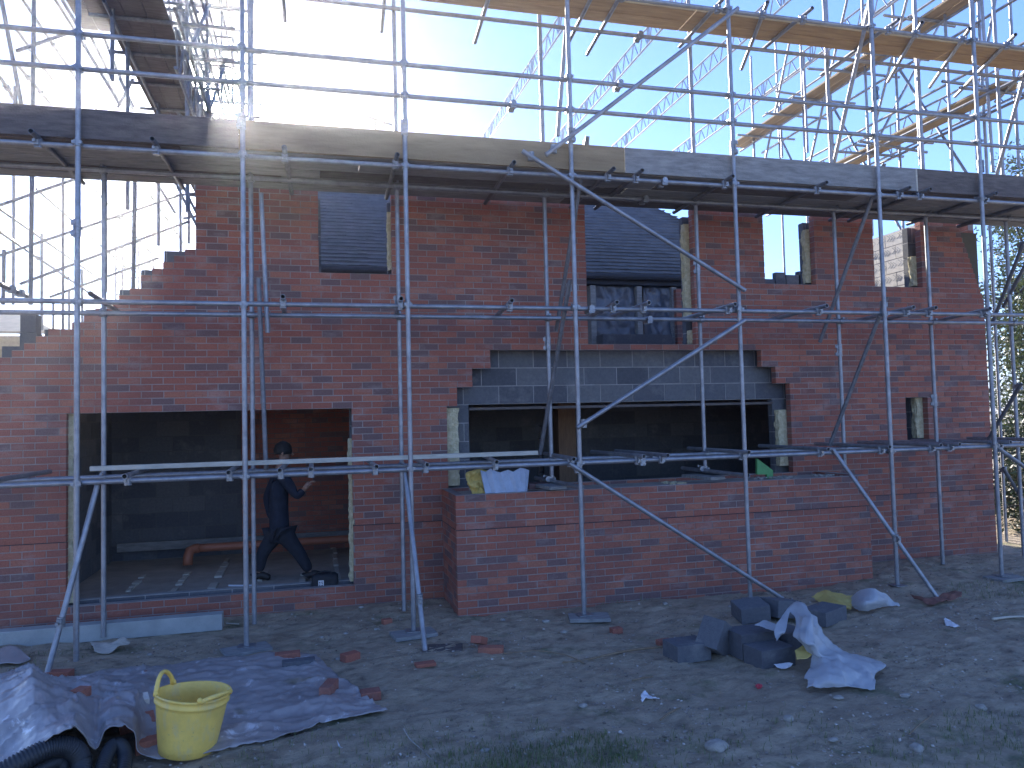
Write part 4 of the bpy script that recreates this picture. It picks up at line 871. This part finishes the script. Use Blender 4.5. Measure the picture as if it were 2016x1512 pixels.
# grit: countless small flints
def scatter(n, seed, smin, smax, clus, mname, name, zoff=0):
    rg = random.Random(seed); V = []; F = []; Tn = []
    ico = [(0, 0, 1), (.894, 0, .447), (.276, .851, .447), (-.724, .526, .447), (-.724, -.526, .447), (.276, -.851, .447), (.724, .526, -.447), (-.276, .851, -.447), (-.894, 0, -.447), (-.276, -.851, -.447), (.724, -.526, -.447), (0, 0, -1)]
    fc = [(0, 1, 2), (0, 2, 3), (0, 3, 4), (0, 4, 5), (0, 5, 1), (1, 6, 2), (2, 7, 3), (3, 8, 4), (4, 9, 5), (5, 10, 1), (6, 7, 2), (7, 8, 3), (8, 9, 4), (9, 10, 5), (10, 6, 1), (11, 7, 6), (11, 8, 7), (11, 9, 8), (11, 10, 9), (11, 6, 10)]
    k = 0
    while k < n:
        y = rg.uniform(3.9, 8.95); x = rg.uniform(-.40 * y - .6, 1.2 * y + .5)
        if x > -.2 and 1.5 < x < 6.65 and y > 8.05: continue
        dens = .5 + noise.noise(Vector((x * 1.1, y * 1.5, seed)))
        if rg.random() > max(.10, dens ** 2 * 2.2): continue
        s = smin + (smax - smin) * rg.random() ** 3.2; z = gz(x, y); t = rg.random(); a = rg.random() * 6.28; ca, sa = math.cos(a), math.sin(a); i = len(V); fx, fy, fz = rg.uniform(.7, 1.5), rg.uniform(.6, 1), rg.uniform(.35, .75)
        for q in ico:
            j = 1 + rg.uniform(-.22, .22); X = q[0] * fx * s * j; Y_ = q[1] * fy * s * j
            V.append((x + X * ca - Y_ * sa, y + X * sa + Y_ * ca, z + q[2] * fz * s * j + s * .15))
        for f in fc: F.append((i + f[0], i + f[1], i + f[2])); Tn.append(t)
        k += 1
    me = bpy.data.meshes.new(name); me.from_pydata(V, [], F); me.update(); at = me.attributes.new('tone', 'FLOAT', 'FACE'); at.data.foreach_set('value', Tn); me.materials.append(M[mname])
    o = bpy.data.objects.new(name, me); COL.objects.link(o); return props(o, kind='stuff')
scatter(15000, 21, .003, .014, 0, 'gravel', 'gravel')
# grass
def grass(centres, name='grass'):
    rg = random.Random(5); V = []; F = []
    for px, py, rad, n in centres:
        c = onto(px, py)
        for _ in range(n):
            a = rg.random() * 6.28; r = rad * math.sqrt(rg.random()); x = c.x + r * math.cos(a) * 1.6; y = c.y + r * math.sin(a); z = gz(x, y); h = rg.uniform(.015, .055); b = rg.random() * 6.28; l = rg.uniform(.2, 1.0) * h; w_ = rg.uniform(.0012, .003)
            dx, dy = math.cos(b), math.sin(b); i = len(V)
            V += [(x - dy * w_, y + dx * w_, z - .004), (x + dy * w_, y - dx * w_, z - .004), (x + dx * l * .35 + dy * w_ * .8, y + dy * l * .35 - dx * w_ * .8, z + h * .65), (x + dx * l * .35 - dy * w_ * .8, y + dy * l * .35 + dx * w_ * .8, z + h * .65), (x + dx * l, y + dy * l, z + h)]
            F += [(i, i + 1, i + 2, i + 3), (i + 3, i + 2, i + 4)]
    me = bpy.data.meshes.new(name); me.from_pydata(V, [], F); me.update(); me.materials.append(M['grass']); o = bpy.data.objects.new(name, me); COL.objects.link(o); props(o, kind='stuff')
grass([(1110, 1495, .30, 900), (960, 1505, .25, 420), (1180, 1478, .2, 300), (1040, 1500, .4, 500), (1320, 1490, .3, 260), (640, 1500, .5, 300), (1225, 1180, .35, 260), (1980, 1440, .3, 350), (900, 1460, .4, 260), (1900, 1500, .4, 300), (1500, 1440, .4, 160), (180, 1250, .12, 160), (60, 1300, .3, 120), (1960, 1160, .4, 300)])

# ------------------------------------------------------------------ things on the bay sill
def prism(name, m, pts, y0, y1, label, cat, parent=None):
    q = [P(x, y, y0) for x, y in pts]; B = MB(); n = len(q)
    for c_ in q: B.v.append(Vector((c_.x, y0, c_.z)))
    for c_ in q: B.v.append(Vector((c_.x, y1, c_.z)))
    B.f.append(tuple(range(n))[::-1]); B.f.append(tuple(range(n, 2 * n)))
    for k in range(n): B.f.append((k, (k + 1) % n, n + (k + 1) % n, n + k))
    B.t = [0] * len(B.f); B.mi = [0] * len(B.f); return props(B.build(name, M[m], parent), label, cat)
prism('green_board', 'green', [(1491, 903), (1522, 926), (1522, 942), (1510, 942), (1510, 934), (1491, 934)], 8.62, 8.66, 'green triangular board standing at the right end of the bay sill', 'board')
CSH = root('corrugated_sheet', P(990, 970, 8.2), 'pale blue corrugated offcut leaning on the bay sill', 'corrugated sheet')
zig = [(946, 926, 956, 973), (956, 929, 968, 972), (966, 922, 976, 973), (976, 928, 990, 971), (985, 930, 1000, 972), (1000, 925, 1012, 970), (1010, 929, 1020, 971), (1024, 921, 1026, 969), (1034, 923, 1034, 968), (1041, 926, 1037, 968)]
B = MB()
for k, (a0, a1, b0, b1) in enumerate(zig):
    yy = 8.22 + (.03 if k % 2 else 0); p = P(a0, a1, yy); q = P(b0, b1, yy - .05); B.v += [p, q]
for k in range(len(zig) - 1): B.f.append((2 * k, 2 * k + 1, 2 * k + 3, 2 * k + 2)); B.t.append(0); B.mi.append(0)
solid(B.build('sheet_panel', M['foam'], CSH), .012)
YB = root('plastic_bag', P(945, 972, 8.25), 'crumpled yellow plastic bag on the bay sill left of the blue offcut', 'plastic bag')
def f(u, v):
    a = P(919 + 46 * u - 8 * math.sin(v * 3), 930 - 7 * math.sin(u * 3.1), 8.36).lerp(P(930 + 38 * u, 974, 8.30), v); d = .06 * noise.fractal(Vector((u * 4, v * 4, 2)), .7, 2, 4) + .04 * math.sin(math.pi * u)
    return a + Vector((.02 * noise.noise(Vector((v * 5, u, 1))), -d, 0))
B = MB(); B.grid(f, 24, 20); solid(B.build('bag_film', M['bagy'], YB, smooth=True), .004)
for i, (u0, u1, yv) in enumerate(((1490, 1570, 940), (1610, 1652, 940), (1310, 1342, 956))):
    a = P(u0, yv, 8.3); b = P(u1, yv, 8.3); B = MB(); rg = random.Random(i)
    for k in range(26):
        x = rg.uniform(a.x, b.x); y = rg.uniform(8.16, 8.5); s = rg.uniform(.008, .028); B.box((x - s, y - s * .7, 1.272), (x + s, y + s * .7, 1.274 + s * .5), rot=Matrix.Rotation(rg.random() * 3, 3, 'Z'))
    props(B.build('mortar_droppings', M['stone'] if i != 2 else M['insul'], None), kind='stuff')
for i, u in enumerate((1050, 1062, 1074)):
    a = P(u, 950, 8.4); B = MB(); B.box((a.x - .05, 8.4, 1.273), (a.x + .05, 8.62, 1.335)); props(B.build('brick', M['brick'], None, tone=True, bevel=.004), ('left', 'middle', 'right')[i] + ' of three bricks standing loose on the bay sill beside the blue offcut', 'brick', 'bricks on the bay sill')

# ------------------------------------------------------------------ inside: pipe, rubble, bag, white stick
RP_ = root('drain_pipe', Q(375, 1088, .17), 'long terracotta plastic drain pipe lying across the floor inside the opening', 'pipe')
p0 = Q(392, 1079, .42); p1 = Q(700, 1052, .42); p1.y = p0.y + .0; B = MB(); B.path([p0 + (p1 - p0) * (i / 20) for i in range(21)], .055, 14); B.build('pipe', M['redpipe'], RP_, smooth=True)
B = MB(); B.path([p0, p0 + Vector((-.06, -.01, -.005)), p0 + Vector((-.11, -.06, -.02)), p0 + Vector((-.125, -.12, -.10)), p0 + Vector((-.125, -.14, -.20))], .064, 14); B.build('elbow', M['redpipe'], RP_, smooth=True)
for i, (u, v, s, lb) in enumerate(((335, 1088, .24, 'dark block on the floor left of the pipe elbow'), (362, 1090, .18, 'smaller dark block touching the pipe elbow'), (250, 1080, .26, 'dark rubble block in the inner left corner'))):
    c = Q(u, v, .15); B = MB(); B.box((c.x - s * .7, c.y, .15), (c.x + s * .6, c.y + .2, .15 + s * .8), .1, Matrix.Rotation(.2 * i, 3, 'Z')); props(B.build('rubble_block', M['block'], None, tone=True, bevel=.01), lb, 'block')
a = Q(450, 1153, .17); b = Q(505, 1153, .17); B = MB(); B.tube(a, b, .012, 8, False); props(B.build('white_tube', M['white'], None), 'short white plastic tube on the floor just inside the big left opening', 'tube')
bp0 = Q(640, 1161, .15); BK = root('holdall', bp0, 'small black tool bag with a white label on the floor inside the opening', 'bag')
bm = bmesh.new(); bmesh.ops.create_icosphere(bm, subdivisions=4, radius=1)
for v in bm.verts:
    n_ = v.co; q = Vector((max(-1, min(1, n_.x * 1.25)), max(-1, min(1, n_.y * 1.25)), max(-1, min(1, n_.z * 1.3)))); v.co = Vector((q.x * .15, q.y * .10, q.z * .095 + .095 + .012 * noise.noise(q * 3))) + bp0
new('body', bm, M['black'], BK, True)
B = MB(); B.path([bp0 + Vector((-.09, -.02, .17)), bp0 + Vector((-.06, -.03, .21)), bp0 + Vector((0, -.03, .22)), bp0 + Vector((.06, -.03, .21)), bp0 + Vector((.09, -.02, .17))], .008, 6); B.build('strap', M['black'], BK, True)
B = MB(); B.box(bp0 + Vector((-.075, -.108, .02)), bp0 + Vector((-.015, -.102, .13))); lb_ = B.build('label_patch', M['white'], BK)
B = MB()
for i in range(5):
    for j in range(2): B.box(bp0 + Vector((-.069 + j * .026 + .003 * (i % 2), -.1095, .030 + i * .019)), bp0 + Vector((-.052 + j * .026, -.1085, .041 + i * .019)))
B.build('print_marks', M['black'], BK)

# ------------------------------------------------------------------ worker inside
YW = 9.95
wr = Vector((P(550, 1130, YW).x, YW, .15)); WK = root('person', wr, 'person in dark work clothes striding to the right inside the big left opening', 'person')
def J(px, py, dy=0): return P(px, py, YW + dy)
def skinned(name, m, nodes, edges, rootn, parent=WK, sub=2):
    ks = list(nodes); me = bpy.data.meshes.new(name); me.from_pydata([tuple(nodes[k][0]) for k in ks], [(ks.index(a), ks.index(b)) for a, b in edges], []); me.update()
    o = link(name, me, M[m], parent); sk = o.modifiers.new('skin', 'SKIN')
    for i, k in enumerate(ks):
        sv = me.skin_vertices[0].data[i]; r = nodes[k][1]; sv.radius = r if isinstance(r, tuple) else (r, r); sv.use_root = (k == rootn)
    sk.use_smooth_shade = True; sb = o.modifiers.new('sub', 'SUBSURF'); sb.levels = sub; sb.render_levels = sub; return o
BN = dict(pelvis=(J(549, 1040), (.125, .09)), waist=(J(549, 1005), (.115, .085)), chest=(J(549, 955), (.14, .095)), collar=(J(551, 925), (.085, .07)), neck=(J(554, 912), .052), jaw=(J(560, 903), .062), head=(J(560, 892), .082), crown=(J(558, 881), .065),
          shl=(J(549, 930, .16), .058), ell=(J(526, 980, .2), .042), wrl=(J(536, 1022, .16), .03), shr=(J(552, 930, -.16), .058), elr=(J(585, 978, -.22), .042), wrr=(J(601, 961, -.2), .028),
          hipl=(J(543, 1052, .09), .085), knl=(J(517, 1087, .08), .058), anl=(J(509, 1127, .10), .038), tol=(J(530, 1138, .10), .034), hipr=(J(560, 1052, -.09), .085), knr=(J(590, 1090, -.08), .058), anr=(J(610, 1126, -.10), .038), tor=(J(637, 1133, -.10), .034))
ED = [('pelvis', 'waist'), ('waist', 'chest'), ('chest', 'collar'), ('collar', 'neck'), ('neck', 'jaw'), ('jaw', 'head'), ('head', 'crown'), ('chest', 'shl'), ('shl', 'ell'), ('ell', 'wrl'), ('chest', 'shr'), ('shr', 'elr'), ('elr', 'wrr'),
      ('pelvis', 'hipl'), ('hipl', 'knl'), ('knl', 'anl'), ('anl', 'tol'), ('pelvis', 'hipr'), ('hipr', 'knr'), ('knr', 'anr'), ('anr', 'tor')]
sl_ = {k: .6 for k in ('pelvis', 'waist', 'hipl', 'hipr', 'chest', 'anl', 'anr', 'knl', 'knr', 'tol', 'tor')}
def thin(k, r): f = sl_.get(k, 1); return tuple(x * f for x in r) if isinstance(r, tuple) else r * f
skinned('body', 'skin', {k: (v[0], thin(k, v[1])) for k, v in BN.items()}, ED, 'pelvis')
def bigger(keys, d): return {k: (BN[k][0], tuple(x + d for x in BN[k][1]) if isinstance(BN[k][1], tuple) else BN[k][1] + d) for k in keys}
jk = bigger(['pelvis', 'waist', 'chest', 'collar', 'shl', 'ell', 'wrl', 'shr', 'elr', 'wrr'], .022); jk['hem'] = (J(549, 1055), (.16, .125)); jk['hem'] = (J(551, 1064), (.17, .135)); jk['pelvis'] = (BN['pelvis'][0], (.165, .13)); jk['waist'] = (BN['waist'][0], (.16, .125)); jk['wrr'] = (BN['elr'][0].lerp(BN['wrr'][0], .8), .045)
skinned('jacket', 'cloth', jk, [('hem', 'pelvis'), ('pelvis', 'waist'), ('waist', 'chest'), ('chest', 'collar'), ('chest', 'shl'), ('shl', 'ell'), ('ell', 'wrl'), ('chest', 'shr'), ('shr', 'elr'), ('elr', 'wrr')], 'pelvis')
tj = bigger(['pelvis', 'hipl', 'knl', 'anl', 'hipr', 'knr', 'anr'], .024)
tj['pelvis'] = (BN['pelvis'][0], (.15, .12)); tj['hipl'] = (BN['hipl'][0], .115); tj['hipr'] = (BN['hipr'][0], .115)
skinned('trousers', 'trouser', tj, [('pelvis', 'hipl'), ('hipl', 'knl'), ('knl', 'anl'), ('pelvis', 'hipr'), ('hipr', 'knr'), ('knr', 'anr')], 'pelvis')
for s in 'lr':
    a = BN['an' + s][0]; t = BN['to' + s][0]; skinned('boot', 'boot', dict(a=(a + Vector((-.02, 0, -.0)), .055), b=(a.lerp(t, .4) + Vector((0, 0, -.01)), .052), c=(t + Vector((.02, 0, -.0)), (.048, .04)), h=(a + Vector((-.04, 0, -.03)), .045)), [('a', 'b'), ('b', 'c'), ('a', 'h')], 'a', sub=1)
    w0 = BN['wr' + s][0]; el = BN['el' + s][0]; d = (w0 - el).normalized(); sd = Vector((0, 1, 0)); up = d.cross(sd).normalized(); B = MB()
    B.path([w0 - d * .02, w0 + d * .03, w0 + d * .085], [.026, .036, .034], 10)
    for k in range(4):
        o0 = w0 + d * .08 + sd * (-.027 + .018 * k); L_ = (.062, .072, .068, .052)[k]; B.path([o0, o0 + d * L_ * .45, o0 + d * L_ * .75 - up * .02, o0 + d * L_ * .8 - up * .04], [.009, .0088, .008, .006], 7)
    o0 = w0 + d * .035 - sd * .03; B.path([o0, o0 + d * .025 - sd * .025 - up * .01, o0 + d * .05 - sd * .028 - up * .025], [.011, .010, .007], 7)
    B.build('hand', M['skin'], WK, True)
hc = J(559, 889); B = MB()
def hf(u, v):
    th = u * 2 * math.pi; ph = (v * .62) * math.pi; d = Vector((math.cos(th) * math.sin(ph), math.sin(th) * math.sin(ph), math.cos(ph)))
    return hc + Vector((d.x * .108 - .012, d.y * .092, d.z * .115 + .012)) * (1 + .05 * noise.noise(d * 4))
B.grid(hf, 24, 14); solid(B.build('hair', M['hair'], WK, True), .01)
fx = hc + Vector((.085, 0, -.035)); B = MB(); B.path([fx + Vector((0, 0, .03)), fx + Vector((.022, 0, -.008)), fx + Vector((.012, 0, -.016))], [.008, .014, .010], 8); B.build('nose', M['skin'], WK, True)
for s in (-1, 1):
    B = MB(); c = fx + Vector((-.008, .028 * s, .022)); B.path([c, c + Vector((.006, 0, 0))], [.012, .008], 8); B.build('eye', M['white'], WK, True)
    B = MB(); c = hc + Vector((-.005, .085 * s, -.03)); B.path([c + Vector((0, 0, .03)), c + Vector((-.012, .012 * s, .01)), c + Vector((-.004, .008 * s, -.025))], [.006, .014, .008], 8); B.build('ear', M['skin'], WK, True)
B = MB(); B.path([fx + Vector((-.004, -.022, -.045)), fx + Vector((.008, 0, -.046)), fx + Vector((-.004, .022, -.045))], [.005, .007, .005], 6); B.build('mouth', M['rust'], WK, True)

# ------------------------------------------------------------------ trees beyond the right end
def leaves(V, F, c, n, rad, rg, s0, s1, flat=.8):
    for _ in range(n):
        d = Vector((rg.gauss(0, 1), rg.gauss(0, 1), rg.gauss(0, 1))); d = d.normalized() * rad * (rg.random() ** .45); p = c + Vector((d.x, d.y, d.z * flat)); s = rg.uniform(s0, s1)
        a = Vector((rg.gauss(0, 1), rg.gauss(0, 1), rg.gauss(0, .7))).normalized(); b = a.orthogonal().normalized(); b = Matrix.Rotation(rg.random() * 6.28, 3, a) @ b; i = len(V)
        V += [tuple(p - a * s), tuple(p + b * s * .38), tuple(p + a * s), tuple(p - b * s * .38)]; F.append((i, i + 1, i + 2, i + 3))
def tree(base, h, blobs, nl, label, mname, seed, s0=.03, s1=.075, cat='tree', trunk=.16):
    rg = random.Random(seed); b = Vector(base); rt = root('tree', b, label, cat, 'trees beyond the right wall end'); B = MB()
    tp = [b + Vector((.18 * math.sin(i * .9 + seed), .12 * math.cos(i * 1.3), h * .9 * i / 8)) for i in range(9)]; B.path(tp, [trunk * (1 - .09 * i) for i in range(9)], 10); V = []; F = []
    for c, r_ in blobs:
        c = Vector(c); k = min(7, max(1, int((c.z - b.z) / h * 8) - 1)); m_ = tp[k].lerp(c, .55) + Vector((0, 0, .15)); B.path([tp[k], m_, c], [.05, .032, .012], 7)
        for _ in range(int(nl * r_ * r_ / 3)):
            q = c + Vector((rg.gauss(0, .55), rg.gauss(0, .55), rg.gauss(0, .5))) * r_; leaves(V, F, q, 20, .26, rg, s0, s1)
            if rg.random() < .12: B.path([c, c.lerp(q, .5) + Vector((0, 0, .06)), q], [.014, .009, .004], 5)
    B.build('trunk', M['bark'], rt, True); me = bpy.data.meshes.new('crown'); me.from_pydata(V, [], F); me.update(); link('crown', me, M[mname], rt)
    return rt
tree((16.2, 13.6, 0), 8.2, [((15.6, 13.4, 5.6), 1.0), ((16.4, 13.8, 6.9), 1.0), ((15.0, 13.2, 4.6), .9), ((16.9, 13.5, 7.9), .8), ((15.3, 13.5, 6.3), .55), ((16.0, 13.2, 4.0), 1.1), ((15.0, 13.6, 3.6), .8), ((17.2, 13.9, 5.6), 1.2), ((15.7, 13.3, 7.4), .45), ((16.8, 13.2, 8.6), .5)], 300, 'sunlit leafy tree rising above the platform at the right edge', 'leaf', 31)
tree((14.9, 12.4, 0), 4.4, [((14.3, 12.2, 3.4), .8), ((15.0, 12.6, 2.6), .9), ((14.2, 12.0, 2.1), .75), ((15.6, 12.3, 3.6), 1.0), ((14.4, 12.1, 4.3), .6), ((15.9, 12.2, 1.8), 1.0), ((14.6, 12.6, 1.2), .8)], 420, 'dense ivy clad tree in the lower gap beside the right wall end', 'leaf', 32, trunk=.12)
tree((15.8, 10.9, 0), 3.0, [((14.0, 11.4, .8), .7), ((14.7, 11.0, .5), .7), ((15.4, 11.0, 1.0), .9), ((14.2, 11.6, 1.7), .6), ((16.2, 10.9, 1.4), 1.0), ((13.2, 11.6, .4), .6), ((13.6, 12.2, 1.3), .7), ((12.9, 12.6, .5), .6), ((12.2, 11.2, .4), .5), ((12.8, 11.0, .8), .6), ((13.4, 10.8, .4), .6), ((12.5, 11.5, 1.4), .5), ((13.3, 11.3, 1.9), .6), ((14.2, 11.0, 2.4), .6), ((11.45, 10.15, .2), .35), ((11.9, 10.0, .35), .4), ((12.5, 9.9, .3), .45), ((11.3, 10.6, .35), .3), ((12.3, 10.5, .45), .45), ((13.0, 10.2, .4), .5), ((11.9, 11.8, .9), .5)], 330, 'dark low evergreen bush at the foot of the trees by the right wall end', 'leafd', 33, cat='bush', trunk=.07)
tree((20.5, 17, 0), 9.0, [((19.5, 16.5, 3), 1.6), ((20.5, 17, 5), 1.6), ((21.5, 17, 2), 1.8), ((22.5, 17.5, 4.5), 1.8), ((18.8, 16.2, 1.3), 1.4)], 120, 'dark background tree behind the ivy at the right edge', 'leafd', 34, .05, .1)

# ------------------------------------------------------------------ air: thin volume added for the sun's glow and veil
mb = MB(); mb.box((-270, -270, -1.2), (270, 270, 11.2)); hz = mb.build('added_haze', M['white'], None); hz.data.materials.clear()
hm = bpy.data.materials.new('added_haze'); hm.use_nodes = True; hn = hm.node_tree; hn.nodes.clear()
pv = hn.nodes.new('ShaderNodeVolumePrincipled'); pv.inputs['Density'].default_value = .0028; pv.inputs["Anisotropy"].default_value = .86; pv.inputs['Color'].default_value = (.9, .93, 1, 1)
ho = hn.nodes.new('ShaderNodeOutputMaterial'); hn.links.new(pv.outputs[0], ho.inputs['Volume']); hz.data.materials.append(hm); hz['kind'] = 'stuff'
